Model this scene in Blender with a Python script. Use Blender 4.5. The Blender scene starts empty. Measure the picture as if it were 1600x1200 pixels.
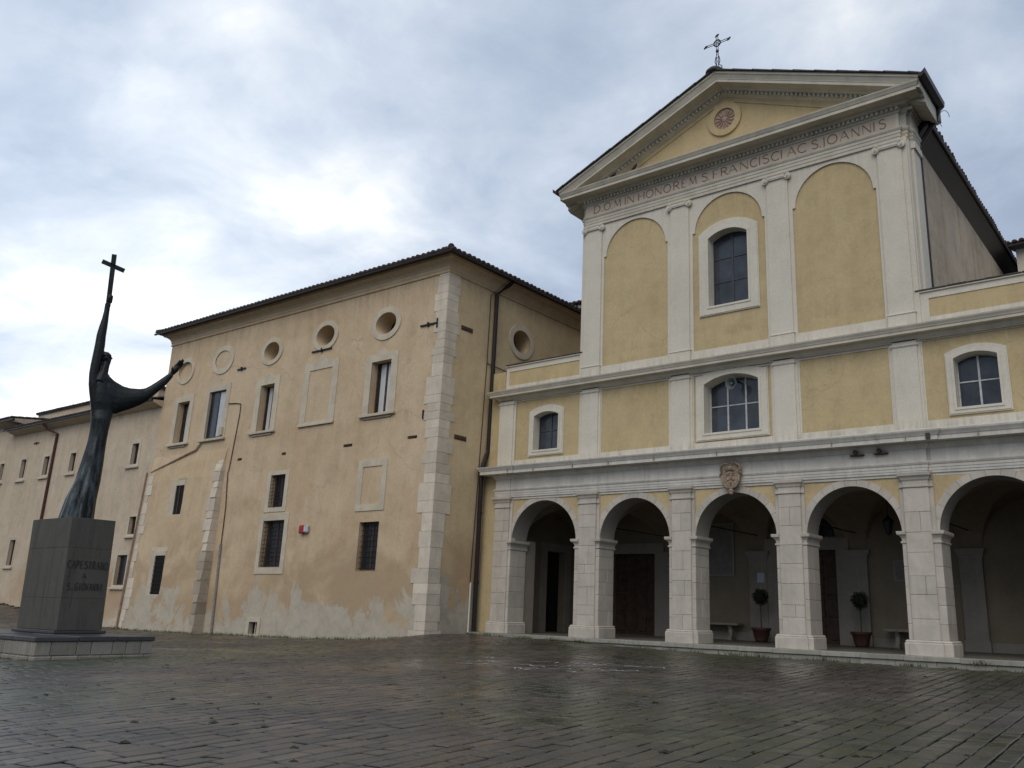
import bpy, math, random
from mathutils import Vector, Matrix
from mathutils.geometry import tessellate_polygon
random.seed(7)
R = math.radians
sc = bpy.context.scene
col = sc.collection

# ------------------------------------------------------------------ camera
cam_d = bpy.data.cameras.new('camera'); cam = bpy.data.objects.new('camera', cam_d); col.objects.link(cam)
cr = Vector((0.81282509, 0.58194705, 0.02555392)); cu = Vector((0.14019099, -0.23801204, 0.96109144)); cf = Vector((-0.56538647, 0.7776168, 0.27504589))
cam.matrix_world = Matrix(((cr.x, cu.x, -cf.x, 12.65920814), (cr.y, cu.y, -cf.y, -26.0), (cr.z, cu.z, -cf.z, 0.0), (0, 0, 0, 1)))
cam_d.sensor_width = 36; cam_d.lens = 31.2018; cam_d.shift_x = -0.064977; cam_d.shift_y = -0.023146
cam_d.clip_start = 0.1; cam_d.clip_end = 2000
sc.camera = cam

# ------------------------------------------------------------------ world: overcast sky, brightest low on the left
SUN_EL, SUN_AZ = 44.0, 200.0         # azimuth measured from +Y (north) towards -X
world = bpy.data.worlds.new('World'); sc.world = world; world.use_nodes = True
nt = world.node_tree; nt.nodes.clear()
def N(t, kind, **kw):
    n = t.nodes.new(kind)
    for k, v in kw.items():
        if hasattr(n, k): setattr(n, k, v)
    return n
def lk(t, a, b): t.links.new(a, b)
def mathn(t, op, a, b=None, c=None, clamp=False):
    n = t.nodes.new('ShaderNodeMath'); n.operation = op; n.use_clamp = clamp
    for i, v in enumerate((a, b, c)):
        if v is None: continue
        if isinstance(v, (int, float)): n.inputs[i].default_value = v
        else: t.links.new(v, n.inputs[i])
    return n.outputs[0]
def noise(t, vec, scale, detail=4, rough=.5, dist=0.0):
    n = t.nodes.new('ShaderNodeTexNoise'); n.inputs['Scale'].default_value = scale
    n.inputs['Detail'].default_value = detail; n.inputs['Roughness'].default_value = rough; n.inputs['Distortion'].default_value = dist
    if vec is not None: t.links.new(vec, n.inputs['Vector'])
    return n.outputs['Fac']
def ramp(t, fac, stops):
    n = t.nodes.new('ShaderNodeValToRGB'); e = n.color_ramp.elements
    while len(e) > 1: e.remove(e[-1])
    for i, (p, c) in enumerate(stops):
        el = e[0] if i == 0 else e.new(p)
        el.position = p; el.color = (c, c, c, 1) if isinstance(c, (int, float)) else (*c, 1)
    t.links.new(fac, n.inputs[0]); return n.outputs[0]
def mixc(t, fac, a, b, mode='MIX'):
    n = t.nodes.new('ShaderNodeMix'); n.data_type = 'RGBA'; n.blend_type = mode
    for sock, v in ((n.inputs['Factor'], fac), (n.inputs['A'], a), (n.inputs['B'], b)):
        if sock.type == 'RGBA' or True:
            pass
    fi = n.inputs[0]; ai = n.inputs[6]; bi = n.inputs[7]
    for s, v in ((fi, fac), (ai, a), (bi, b)):
        if isinstance(v, (int, float)): s.default_value = v
        elif isinstance(v, tuple): s.default_value = (*v, 1)
        else: t.links.new(v, s)
    return n.outputs[2]
def comb(t, vec, sx, sy, sz):
    m = t.nodes.new('ShaderNodeMapping'); m.inputs['Scale'].default_value = (sx, sy, sz); t.links.new(vec, m.inputs['Vector']); return m.outputs[0]
sky = N(nt, 'ShaderNodeTexSky'); sky.sky_type = 'NISHITA'; sky.sun_disc = False
sky.sun_elevation = R(SUN_EL); sky.sun_rotation = R(-SUN_AZ)
tc = N(nt, 'ShaderNodeTexCoord')
gen = tc.outputs['Generated']
sep = N(nt, 'ShaderNodeSeparateXYZ'); lk(nt, gen, sep.inputs[0])
zz = mathn(nt, 'ADD', mathn(nt, 'MAXIMUM', sep.outputs[2], 0.0), 0.22)
cx_ = mathn(nt, 'DIVIDE', sep.outputs[0], zz); cy_ = mathn(nt, 'DIVIDE', sep.outputs[1], zz)
cmb = N(nt, 'ShaderNodeCombineXYZ'); lk(nt, cx_, cmb.inputs[0]); lk(nt, cy_, cmb.inputs[1]); cmb.inputs[2].default_value = 2.38
n1 = noise(nt, cmb.outputs[0], 1.35, 8, .54, .45)
n2 = noise(nt, cmb.outputs[0], 4.0, 7, .55, .5)
nn = mathn(nt, 'ADD', mathn(nt, 'MULTIPLY', n1, .72), mathn(nt, 'MULTIPLY', n2, .28))
dotn = N(nt, 'ShaderNodeVectorMath'); dotn.operation = 'DOT_PRODUCT'; lk(nt, gen, dotn.inputs[0])
sunv = Vector((-math.sin(R(SUN_AZ)) * math.cos(R(SUN_EL)), math.cos(R(SUN_AZ)) * math.cos(R(SUN_EL)), math.sin(R(SUN_EL))))
dotn.inputs[1].default_value = (-.90, .34, .27)      # the brightest part of the cloud cover, low on the left
glow = mathn(nt, 'POWER', mathn(nt, 'MAXIMUM', dotn.outputs['Value'], 0.0), 11.0)
val = mathn(nt, 'ADD', nn, mathn(nt, 'MULTIPLY', glow, .17))
cloud = ramp(nt, val, [(0.38, (.34, .41, .54)), (0.46, (.42, .50, .64)), (0.52, (.51, .595, .73)), (0.585, (.63, .71, .83)), (0.65, (.80, .86, .94)), (0.73, (1.12, 1.12, 1.12))])
boost = mathn(nt, 'ADD', 1.0, mathn(nt, 'MULTIPLY', glow, .25))
bc = N(nt, 'ShaderNodeVectorMath'); bc.operation = 'SCALE'; lk(nt, cloud, bc.inputs[0]); lk(nt, mathn(nt, 'MULTIPLY', boost, 10.0), bc.inputs['Scale'])
skymix = mixc(nt, .9, sky.outputs[0], bc.outputs[0])
bg = N(nt, 'ShaderNodeBackground'); bg.inputs[1].default_value = 0.1; lk(nt, skymix, bg.inputs[0])
wo = N(nt, 'ShaderNodeOutputWorld'); lk(nt, bg.outputs[0], wo.inputs[0])

sun_d = bpy.data.lights.new('sun', 'SUN'); sun_d.energy = 1.35; sun_d.angle = R(50); sun_d.color = (1.0, .91, .78)
sun = bpy.data.objects.new('sun', sun_d); col.objects.link(sun)
sun.rotation_mode = 'QUATERNION'; sun.rotation_quaternion = sunv.to_track_quat('Z', 'Y')
sun.location = (0, 0, 60)
vs = sc.view_settings; vs.view_transform = 'Standard'; vs.look = 'None'; vs.exposure = 0.0; vs.gamma = 1.0; vs.use_curve_mapping = False

# ------------------------------------------------------------------ materials
MATS = {}
def base_mat(name, rough=.8, metal=0.0, spec=.3):
    m = bpy.data.materials.new(name); m.use_nodes = True; t = m.node_tree
    b = t.nodes['Principled BSDF']; b.inputs['Roughness'].default_value = rough; b.inputs['Metallic'].default_value = metal
    b.inputs['Specular IOR Level'].default_value = spec
    g = t.nodes.new('ShaderNodeNewGeometry'); MATS[name] = m
    return m, t, b, g.outputs['Position']
def bump(t, b, h, strength=.3, dist=.02):
    n = t.nodes.new('ShaderNodeBump'); n.inputs['Strength'].default_value = strength; n.inputs['Distance'].default_value = dist
    lk(t, h, n.inputs['Height']); lk(t, n.outputs[0], b.inputs['Normal'])
def simple(name, c, rough=.6, metal=0., var=.25, scale=6., spec=.3, bumps=.15, bd=.01):
    m, t, b, P = base_mat(name, rough, metal, spec)
    n = noise(t, P, scale, 5, .6)
    lo = tuple(v * (1 - var) for v in c); hi = tuple(min(1, v * (1 + var)) for v in c)
    lk(t, ramp(t, n, [(.3, lo), (.7, hi)]), b.inputs['Base Color'])
    if bumps: bump(t, b, noise(t, P, scale * 6, 3), bumps, bd)
    return m
def objrand(t):
    return t.nodes.new('ShaderNodeObjectInfo').outputs['Random']
def plaster(name, c, c2, damp=None, grain=.25, var=.12, bands=(), cracks=0.):
    """lime plaster: broad patches, vertical streaks, fine grain, dirt runs by ledges; optional grey repairs and damp near the ground.
    damp = (grey, brown, pale, z at which half of the wall is grey, softness in m)"""
    m, t, b, P = base_mat(name, .92, 0, .15)
    s = t.nodes.new('ShaderNodeSeparateXYZ'); lk(t, P, s.inputs[0]); Z = s.outputs[2]
    big = noise(t, P, .35, 5, .6, .6); mid = noise(t, P, 1.7, 6, .68, .3); fine = noise(t, P, 14, 4, .6)
    st = noise(t, comb(t, P, 2.2, 2.2, .16), 1.0, 5, .65)
    c1 = mixc(t, ramp(t, big, [(.38, 0.), (.62, 1.)]), c, c2)
    k = mathn(t, 'ADD', mathn(t, 'MULTIPLY', mid, .6), mathn(t, 'MULTIPLY', st, .4))
    c1 = mixc(t, 1.0, c1, ramp(t, k, [(.3, 1 - var * 1.6), (.5, 1.), (.72, 1 + var)]), 'MULTIPLY')
    c1 = mixc(t, 1.0, c1, ramp(t, fine, [(.3, .93), (.7, 1.06)]), 'MULTIPLY')
    run = ramp(t, noise(t, comb(t, P, 5.5, 5.5, .35), 1.0, 5, .7), [(.44, 0.), (.66, 1.)])
    for (zl, L, sg, amt) in bands:
        d = mathn(t, 'MULTIPLY', mathn(t, 'SUBTRACT', Z, zl), sg)
        fall = mathn(t, 'MULTIPLY', mathn(t, 'SUBTRACT', 1.0, mathn(t, 'DIVIDE', d, L), clamp=True), mathn(t, 'GREATER_THAN', d, -.05))
        c1 = mixc(t, mathn(t, 'MULTIPLY', mathn(t, 'MULTIPLY', fall, run), amt), c1, tuple(v * .45 for v in c))
    if cracks:
        vo = t.nodes.new('ShaderNodeTexVoronoi'); vo.feature = 'DISTANCE_TO_EDGE'; vo.inputs['Scale'].default_value = .28
        wv = t.nodes.new('ShaderNodeVectorMath'); wv.operation = 'ADD'
        nz3 = t.nodes.new('ShaderNodeTexNoise'); nz3.inputs['Scale'].default_value = 1.3; nz3.inputs['Detail'].default_value = 6; lk(t, P, nz3.inputs['Vector'])
        lk(t, P, wv.inputs[0]); lk(t, nz3.outputs['Color'], wv.inputs[1]); lk(t, wv.outputs[0], vo.inputs['Vector'])
        cm = mathn(t, 'MULTIPLY', ramp(t, vo.outputs['Distance'], [(.0, 1.), (.006, 0.)]), ramp(t, big, [(.5, 0.), (.56, cracks)]))
        c1 = mixc(t, cm, c1, tuple(v * .35 for v in c))
    if damp:
        grey, brown, pale, zh, soft = damp
        lowz = noise(t, comb(t, P, 1, 1, .8), .5, 8, .70, .9)
        f2 = mathn(t, 'SUBTRACT', noise(t, P, .33, 5, .6, .5), mathn(t, 'MULTIPLY_ADD', mathn(t, 'SUBTRACT', Z, zh + 1.6), .055, .50))
        bm = ramp(t, mathn(t, 'MULTIPLY_ADD', f2, 3.2, .5, clamp=True), [(.25, 0.), (.8, .85)])
        c1 = mixc(t, bm, c1, mixc(t, mid, tuple(v * .85 for v in brown), brown))
        f1 = mathn(t, 'SUBTRACT', lowz, mathn(t, 'MULTIPLY_ADD', mathn(t, 'SUBTRACT', Z, zh), .26 / soft, .50))
        msk = ramp(t, mathn(t, 'MULTIPLY_ADD', f1, 11.0, .5, clamp=True), [(.25, 0.), (.55, .75), (.9, 1.)])
        pn = noise(t, P, 1.9, 6, .7, .7)
        gcol = mixc(t, ramp(t, pn, [(.36, 0.), (.62, 1.)]), grey, pale)
        c1 = mixc(t, msk, c1, gcol)
        sp = mathn(t, 'MULTIPLY', ramp(t, noise(t, P, 5.0, 6, .75), [(.60, 0.), (.66, 1.)]), ramp(t, mathn(t, 'SUBTRACT', zh, Z), [(.3, 0.), (1.0, .7)]))
        c1 = mixc(t, sp, c1, tuple(v * .5 for v in grey))
    lk(t, c1, b.inputs['Base Color'])
    bump(t, b, mathn(t, 'ADD', mathn(t, 'MULTIPLY', mid, .7), mathn(t, 'MULTIPLY', fine, .3)), grain, .03)
    return m
M_ann = plaster('ochre_plaster', (.51, .385, .25), (.57, .45, .305), damp=((.395, .35, .28), (.41, .30, .19), (.475, .425, .34), .05, 2.1), grain=.35, bands=((12.85, 1.6, -1, .35), (7.45, 1.2, -1, .2)), cracks=.4)
M_side = plaster('ochre_plaster_side', (.54, .42, .255), (.60, .475, .30), damp=((.31, .29, .24), (.42, .295, .175), (.42, .38, .305), .8, 2.0), grain=.35, bands=((12.85, 1.6, -1, .35),))
M_wing = plaster('pale_ochre_plaster', (.50, .41, .305), (.55, .46, .35), damp=((.42, .375, .31), (.45, .33, .21), (.49, .45, .38), -1.1, .9), grain=.25, bands=((9.6, 1.0, -1, .3), (6.75, .9, -1, .25)), cracks=.3)
M_yel = plaster('yellow_render', (.47, .37, .21), (.515, .412, .24), grain=.15, var=.11, bands=((8.05, .9, -1, .25), (5.45, .5, 1, .4), (8.6, .5, 1, .35), (9.3, .4, 1, .2), (14.6, 1.2, -1, .2)), cracks=.25)
M_white = plaster('white_render', (.59, .55, .465), (.635, .595, .51), grain=.1, var=.06, bands=((8.1, .7, -1, .25), (5.42, .32, 1, .55), (8.5, .35, 1, .45), (14.6, 1.5, -1, .2)))
M_rear = plaster('brown_rough_plaster', (.41, .335, .25), (.48, .40, .305), grain=.6, var=.2)
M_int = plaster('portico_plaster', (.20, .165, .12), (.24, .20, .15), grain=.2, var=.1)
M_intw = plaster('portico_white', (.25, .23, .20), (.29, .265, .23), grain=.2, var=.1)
def stone_mat(name, c, dark, rough=.75, streak=.5, rnd=.22, bmp=.4, dirt=.5):
    m, t, b, P = base_mat(name, rough, 0, .3)
    a = noise(t, P, 1.6, 6, .65, .5); f = noise(t, P, 11, 5, .65); st = noise(t, comb(t, P, 5, 5, .35), 1.0, 5, .65)
    c1 = mixc(t, ramp(t, a, [(.38, 1.), (.60, 0.)]), c, tuple(v * .82 for v in c))
    c1 = mixc(t, mathn(t, 'MULTIPLY', ramp(t, mathn(t, 'ADD', mathn(t, 'MULTIPLY', st, .6), mathn(t, 'MULTIPLY', a, .4)), [(.50, 0.), (.68, 1.)]), streak), c1, dark)
    c1 = mixc(t, mathn(t, 'MULTIPLY', ramp(t, f, [(.62, 0.), (.75, 1.)]), dirt), c1, tuple(v * .5 for v in c))
    r = objrand(t)
    c1 = mixc(t, 1.0, c1, ramp(t, r, [(0., 1 - rnd), (1., 1 + rnd * .45)]), 'MULTIPLY')
    lk(t, c1, b.inputs['Base Color'])
    bump(t, b, mathn(t, 'ADD', mathn(t, 'MULTIPLY', f, .5), mathn(t, 'MULTIPLY', noise(t, P, 4, 5), .5)), bmp, .025)
    return m
M_stone = stone_mat('pale_limestone', (.53, .485, .42), (.36, .32, .265), rnd=.09)
M_corn = stone_mat('cornice_limestone', (.64, .61, .55), (.33, .31, .28), streak=.6, rnd=.0, bmp=.3)
M_quoin = stone_mat('quoin_limestone', (.66, .58, .47), (.46, .39, .31), rnd=.14, bmp=.5)
M_rough = stone_mat('rough_quoin_stone', (.42, .36, .28), (.24, .20, .16), rnd=.3, bmp=.9)
M_frame = stone_mat('window_stone', (.58, .51, .395), (.46, .39, .29), streak=.3, rnd=.08, bmp=.2, dirt=.3)
M_mortar = simple('mortar', (.34, .31, .265), .95)
M_step = stone_mat('step_stone', (.33, .315, .27), (.14, .14, .11), rough=.6, streak=.8, rnd=.15)
M_plat = stone_mat('platform_stone', (.26, .24, .205), (.08, .075, .062), rough=.6, rnd=.25, streak=.8, bmp=.7)
M_cap = stone_mat('wet_slab', (.06, .06, .06), (.03, .03, .03), rough=.38, rnd=.2, bmp=.2)
M_ped = stone_mat('pedestal_stone', (.088, .082, .070), (.028, .026, .022), rough=.65, streak=.95, rnd=.0, bmp=.25)
M_corn3 = stone_mat('pediment_render', (.57, .53, .44), (.42, .385, .31), streak=.25, rnd=0, bmp=.12, dirt=.15)
M_frieze = simple('frieze_panel', (.50, .43, .35), .9, var=.06, scale=2)
M_letter = simple('letter_paint', (.215, .135, .10), .8, var=.1)
M_incise = simple('incised_dark', (.040, .038, .034), .9)
M_tile = stone_mat('roof_tile', (.075, .055, .045), (.035, .032, .028), rough=.9, rnd=.3)
M_iron = simple('wrought_iron', (.035, .035, .038), .55, .6, var=.3)
M_rust = simple('rusty_iron', (.09, .055, .04), .85, .2)
M_pipe = simple('brown_downpipe', (.022, .016, .015), .4, .2, var=.15)
M_pipe2 = simple('grey_pipe', (.22, .21, .20), .5, .2)
M_cond = simple('plaster_conduit', (.47, .37, .27), .8)
M_wood = simple('brown_window_wood', (.075, .045, .035), .5, var=.3)
M_door = simple('old_door_wood', (.055, .032, .022), .6, var=.4, scale=4)
M_dark = simple('dark_interior', (.012, .011, .01), .9)
M_pale = simple('pale_pane', (.50, .51, .52), .12, var=.12, scale=1.2, spec=.6, bumps=0)  # pale colour holds curtain and white sky reflection in one
M_glass = simple('dark_glass', (.022, .024, .028), .25, var=.5, scale=1.3, spec=.25, bumps=.06)
M_glass2 = simple('church_glass', (.042, .05, .062), .16, var=.6, scale=1.1, spec=.5, bumps=.10)
M_lead = simple('light_mullion', (.45, .46, .46), .5)
M_dmull = simple('dark_mullion', (.06, .06, .065), .5)
M_lead2 = simple('lead_coping', (.06, .055, .05), .7)
M_red = simple('siren_red', (.32, .03, .025), .35, var=.1)
M_chrome = simple('siren_silver', (.55, .55, .55), .2, .6, var=.1)
M_terra = simple('terracotta_pot', (.075, .036, .028), .7)
M_stem = simple('stem_bark', (.05, .04, .025), .9)
M_leaf = simple('topiary_leaf', (.018, .026, .013), .6, var=.5, scale=20)
M_grass = simple('wall_grass', (.075, .10, .035), .8, var=.5, scale=3, bumps=0)
M_relief = simple('carved_arms_stone', (.27, .205, .15), .9, var=.45, scale=9, bumps=.6, bd=.03)
M_rose = simple('rosette_terracotta', (.36, .26, .205), .9, var=.2, scale=6)
M_tablet = simple('tablet_slab', (.17, .16, .15), .5, var=.2)
M_paper = simple('notice_paper', (.45, .47, .55), .6, var=.05)
M_bench = simple('bench_stone', (.25, .23, .19), .8)
M_bird = simple('pigeon_plumage', (.04, .04, .045), .7)
M_horn = simple('horn_grey', (.09, .11, .11), .5, var=.15)
M_chalk = simple('chalk', (.42, .42, .42), .9, var=.2, bumps=0)
M_floor = stone_mat('portico_floor_stone', (.16, .15, .13), (.08, .08, .07), rough=.5, rnd=0)
# bronze
m, t, b, P = base_mat('bronze', .42, .55, .5); M_bronze = m
s = t.nodes.new('ShaderNodeSeparateXYZ'); lk(t, P, s.inputs[0])
bn = noise(t, comb(t, P, 6, 6, 1.2), 1, 6, .7)
gm = mathn(t, 'MULTIPLY', ramp(t, bn, [(.42, 0.), (.62, 1.)]), ramp(t, mathn(t, 'MULTIPLY_ADD', s.outputs[2], -.32, 1.72, clamp=True), [(.15, .05), (.8, 1.)]))
lk(t, mixc(t, gm, (.009, .011, .012), (.085, .105, .115)), b.inputs['Base Color'])
lk(t, ramp(t, bn, [(.3, .3), (.7, .55)]), b.inputs['Roughness'])
bump(t, b, noise(t, P, 12, 5, .7), .35, .03)
# paving (wet)
def paving_mat(name, mult, rnd):
    m, t, b, P = base_mat(name, .4, 0, .5)
    big = noise(t, P, .16, 4, .55, .4); mid = noise(t, P, .9, 5, .6); f = noise(t, P, 16, 5, .65)
    c1 = mixc(t, ramp(t, mid, [(.35, 0.), (.65, 1.)]), tuple(v * mult for v in (.044, .037, .030)), tuple(v * mult for v in (.082, .067, .054)))
    c1 = mixc(t, ramp(t, big, [(.45, 0.), (.60, .8)]), c1, tuple(v * mult for v in (.050, .055, .028)))
    c1 = mixc(t, ramp(t, noise(t, P, 2.6, 6, .7, .5), [(.55, 0.), (.70, .8)]), c1, tuple(v * mult for v in (.036, .038, .022)))
    rn = objrand(t) if rnd else None
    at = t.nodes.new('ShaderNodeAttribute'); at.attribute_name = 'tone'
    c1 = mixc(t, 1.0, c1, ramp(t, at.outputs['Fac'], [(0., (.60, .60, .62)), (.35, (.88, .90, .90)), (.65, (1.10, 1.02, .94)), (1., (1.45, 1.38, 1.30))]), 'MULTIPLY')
    c1 = mixc(t, ramp(t, f, [(.55, 0.), (.75, .5)]), c1, tuple(v * mult for v in (.13, .118, .105)))
    lk(t, c1, b.inputs['Base Color'])
    wet = noise(t, P, .22, 5, .6, .5)
    lk(t, ramp(t, mathn(t, 'ADD', mathn(t, 'MULTIPLY', wet, .75), mathn(t, 'MULTIPLY', f, .25)), [(.40, .22), (.60, .52)]), b.inputs['Roughness'])
    bump(t, b, mathn(t, 'ADD', mathn(t, 'MULTIPLY', f, .5), mathn(t, 'MULTIPLY', noise(t, P, 5, 4), .5)), .35, .012)
    return m
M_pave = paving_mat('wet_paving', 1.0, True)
M_ground = simple('joint_earth', (.012, .013, .008), 1.0, var=.5, scale=3, spec=.02)
M_earth = simple('far_ground', (.06, .06, .045), .9, var=.3, scale=.5)

# ------------------------------------------------------------------ mesh helpers
ORG = {}
def kshear(z):
    pts = [(-9, -.0073), (5.25, -.0073), (5.6, 0), (7.5, 0), (8.4, .003), (13, .004), (15, .009), (16, .014), (99, .014)]
    for (a, ka), (b_, kb) in zip(pts, pts[1:]):
        if z <= b_: return ka + (kb - ka) * (z - a) / (b_ - a)
    return .014
def cwarp(p): return (p[0], p[1], p[2] + kshear(p[2]) * p[0])
WARP = [None]
class MB:
    def __init__(s): s.v = []; s.f = []
    def add(s, vs_, fs):
        n = len(s.v); s.v += [tuple(p) for p in vs_]; s.f += [tuple(i + n for i in f) for f in fs]; return s
    def box(s, x0, x1, y0, y1, z0, z1):
        return s.add([(x0, y0, z0), (x1, y0, z0), (x1, y1, z0), (x0, y1, z0), (x0, y0, z1), (x1, y0, z1), (x1, y1, z1), (x0, y1, z1)],
                     [(0, 3, 2, 1), (4, 5, 6, 7), (0, 1, 5, 4), (1, 2, 6, 5), (2, 3, 7, 6), (3, 0, 4, 7)])
    def cbox(s, x0, x1, y0, y1, z0, z1, c=.012):
        c = min(c, (x1 - x0) * .3, (y1 - y0) * .3, (z1 - z0) * .3)
        X = (x0, x1); Y = (y0, y1); Z = (z0, z1); sg = (1, -1); vs_ = []; idx = {}
        for i in (0, 1):
            for j in (0, 1):
                for k in (0, 1):
                    for a in range(3):
                        p = [X[i] + sg[i] * c, Y[j] + sg[j] * c, Z[k] + sg[k] * c]
                        p[a] = (X[i], Y[j], Z[k])[a]
                        idx[(i, j, k, a)] = len(vs_); vs_.append(tuple(p))
        fs = []
        for a in range(3):
            for e in (0, 1):
                q = []
                for (u, w) in ((0, 0), (1, 0), (1, 1), (0, 1)):
                    ijk = [0, 0, 0]; ijk[a] = e; ijk[(a + 1) % 3] = u; ijk[(a + 2) % 3] = w
                    q.append(idx[(*ijk, a)])
                fs.append(tuple(q) if e else tuple(q[::-1]))
        for a in range(3):
            b1, b2 = (a + 1) % 3, (a + 2) % 3
            for u in (0, 1):
                for w in (0, 1):
                    A = [0, 0, 0]; B = [0, 0, 0]; B[a] = 1
                    for L in (A, B): L[b1] = u; L[b2] = w
                    q = (idx[(*A, b1)], idx[(*B, b1)], idx[(*B, b2)], idx[(*A, b2)])
                    fs.append(q if (u + w) % 2 == 1 else q[::-1])
        for i in (0, 1):
            for j in (0, 1):
                for k in (0, 1):
                    q = (idx[(i, j, k, 0)], idx[(i, j, k, 1)], idx[(i, j, k, 2)])
                    fs.append(q if (i + j + k) % 2 == 1 else q[::-1])
        return s.add(vs_, fs)
    def plate(s, outer, holes, front, back, sides=True, backface=True):
        """outer / holes: loops of (u, v); front(u,v), back(u,v) give 3D points"""
        loops = [outer] + list(holes)
        flat = [p for L in loops for p in L]
        tris = tessellate_polygon([[Vector((p[0], p[1], 0)) for p in L] for L in loops])
        n = len(s.v); m = len(flat)
        s.v += [tuple(front(*p)) for p in flat] + [tuple(back(*p)) for p in flat]
        for t3 in tris:
            a, b_, c = (flat[i] for i in t3)
            ar = (b_[0] - a[0]) * (c[1] - a[1]) - (b_[1] - a[1]) * (c[0] - a[0])
            q = t3 if ar > 0 else t3[::-1]
            s.f.append(tuple(n + i for i in q))
            if backface: s.f.append(tuple(n + m + i for i in q[::-1]))
        if sides:
            o = 0
            for L in loops:
                k = len(L)
                for i in range(k):
                    j = (i + 1) % k; s.f.append((n + o + i, n + m + o + i, n + m + o + j, n + o + j))
                o += k
        return s
    def xz(s, outer, holes, y0, y1, **kw):
        return s.plate(outer, holes, lambda u, v: (u, y0, v), lambda u, v: (u, y1, v), **kw)
    def yz(s, outer, holes, x0, x1, **kw):
        return s.plate(outer, holes, lambda u, v: (x0, u, v), lambda u, v: (x1, u, v), **kw)
    def sweep(s, path, prof, caps=True):
        """path of (x,y); profile of (out,z); outward is to the right of travel"""
        P = [Vector(p) for p in path]; nrm = []
        for a, b_ in zip(P, P[1:]):
            d = (b_ - a).normalized(); nrm.append(Vector((d.y, -d.x)))
        off = []
        for i in range(len(P)):
            if i == 0: off.append(nrm[0])
            elif i == len(P) - 1: off.append(nrm[-1])
            else:
                q = nrm[i - 1] + nrm[i]; off.append(q / max(.2, q.dot(nrm[i])))
        n = len(s.v); m = len(prof)
        for p, o in zip(P, off):
            for (w, z) in prof: s.v.append((p.x + o.x * w, p.y + o.y * w, z))
        for i in range(len(P) - 1):
            for j in range(m - 1):
                a = n + i * m + j; s.f.append((a, a + m, a + m + 1, a + 1))
        if caps:
            s.f.append(tuple(n + j for j in range(m))); s.f.append(tuple(n + (len(P) - 1) * m + j for j in reversed(range(m))))
        return s
    def tube(s, pts, rad, seg=8, caps=True):
        P = [Vector(p) for p in pts]; rr = rad if isinstance(rad, (list, tuple)) else [rad] * len(P)
        n0 = len(s.v); ref = Vector((0.13, .21, .97))
        for i, p in enumerate(P):
            d = (P[min(i + 1, len(P) - 1)] - P[max(i - 1, 0)]).normalized()
            if abs(d.dot(ref)) > .95: ref = Vector((.98, .1, .15))
            u = d.cross(ref).normalized(); w = d.cross(u).normalized()
            ra = rr[i]; ra = ra if isinstance(ra, (tuple, list)) else (ra, ra)
            for k in range(seg):
                a = 2 * math.pi * k / seg; s.v.append(tuple(p + u * math.cos(a) * ra[0] + w * math.sin(a) * ra[1]))
        for i in range(len(P) - 1):
            for k in range(seg):
                a = n0 + i * seg + k; b_ = n0 + i * seg + (k + 1) % seg
                s.f.append((a, a + seg, b_ + seg, b_))
        if caps:
            s.f.append(tuple(n0 + k for k in range(seg))); s.f.append(tuple(n0 + (len(P) - 1) * seg + k for k in reversed(range(seg))))
        return s
    def lathe(s, c, prof, seg=16):
        n = len(s.v)
        for (r_, z) in prof:
            for k in range(seg):
                a = 2 * math.pi * k / seg; s.v.append((c[0] + r_ * math.cos(a), c[1] + r_ * math.sin(a), c[2] + z))
        for i in range(len(prof) - 1):
            for k in range(seg):
                a = n + i * seg + k; b_ = n + i * seg + (k + 1) % seg
                s.f.append((a, b_, b_ + seg, a + seg))
        s.f.append(tuple(n + k for k in reversed(range(seg)))); s.f.append(tuple(n + (len(prof) - 1) * seg + k for k in range(seg)))
        return s
    def ellipsoid(s, c, r3, su=10, sv=7):
        n = len(s.v); s.v.append((c[0], c[1], c[2] - r3[2]))
        for i in range(1, sv):
            th = math.pi * i / sv
            for k in range(su):
                a = 2 * math.pi * k / su
                s.v.append((c[0] + r3[0] * math.sin(th) * math.cos(a), c[1] + r3[1] * math.sin(th) * math.sin(a), c[2] - r3[2] * math.cos(th)))
        top = len(s.v); s.v.append((c[0], c[1], c[2] + r3[2]))
        for k in range(su): s.f.append((n, n + 1 + (k + 1) % su, n + 1 + k))
        for i in range(sv - 2):
            for k in range(su):
                a = n + 1 + i * su + k; b_ = n + 1 + i * su + (k + 1) % su; s.f.append((a, b_, b_ + su, a + su))
        for k in range(su): s.f.append((top, n + 1 + (sv - 2) * su + k, n + 1 + (sv - 2) * su + (k + 1) % su))
        return s
    def build(s, name, mat, parent=None, smooth=False, warp=None, kind=None, attr=None):
        w = WARP[0] if warp is None else warp
        vs_ = [w(p) for p in s.v] if w else s.v
        o0 = ORG.get(parent.name, Vector((0, 0, 0))) if parent else Vector((0, 0, 0))
        me = bpy.data.meshes.new(name)
        me.from_pydata([(p[0] - o0[0], p[1] - o0[1], p[2] - o0[2]) for p in vs_], [], s.f)
        if attr is not None:
            at = me.attributes.new('tone', 'FLOAT', 'FACE'); at.data.foreach_set('value', attr)
        me.materials.append(mat); me.update()
        if smooth: me.shade_smooth()
        o = bpy.data.objects.new(name, me); col.objects.link(o)
        if parent: o.parent = parent; ORG[o.name] = o0
        else: ORG[o.name] = Vector((0, 0, 0))
        if kind: o['kind'] = kind
        return o
def thing(name, label, cat, loc, group=None):
    o = bpy.data.objects.new(name, None); col.objects.link(o); o.location = loc; o.empty_display_size = .3
    o['label'] = label; o['category'] = cat
    if group: o['group'] = group
    ORG[o.name] = Vector(loc); return o
def tag(o, label, cat, group=None):
    o['label'] = label; o['category'] = cat
    if group: o['group'] = group
    return o
SM = {}
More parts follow.
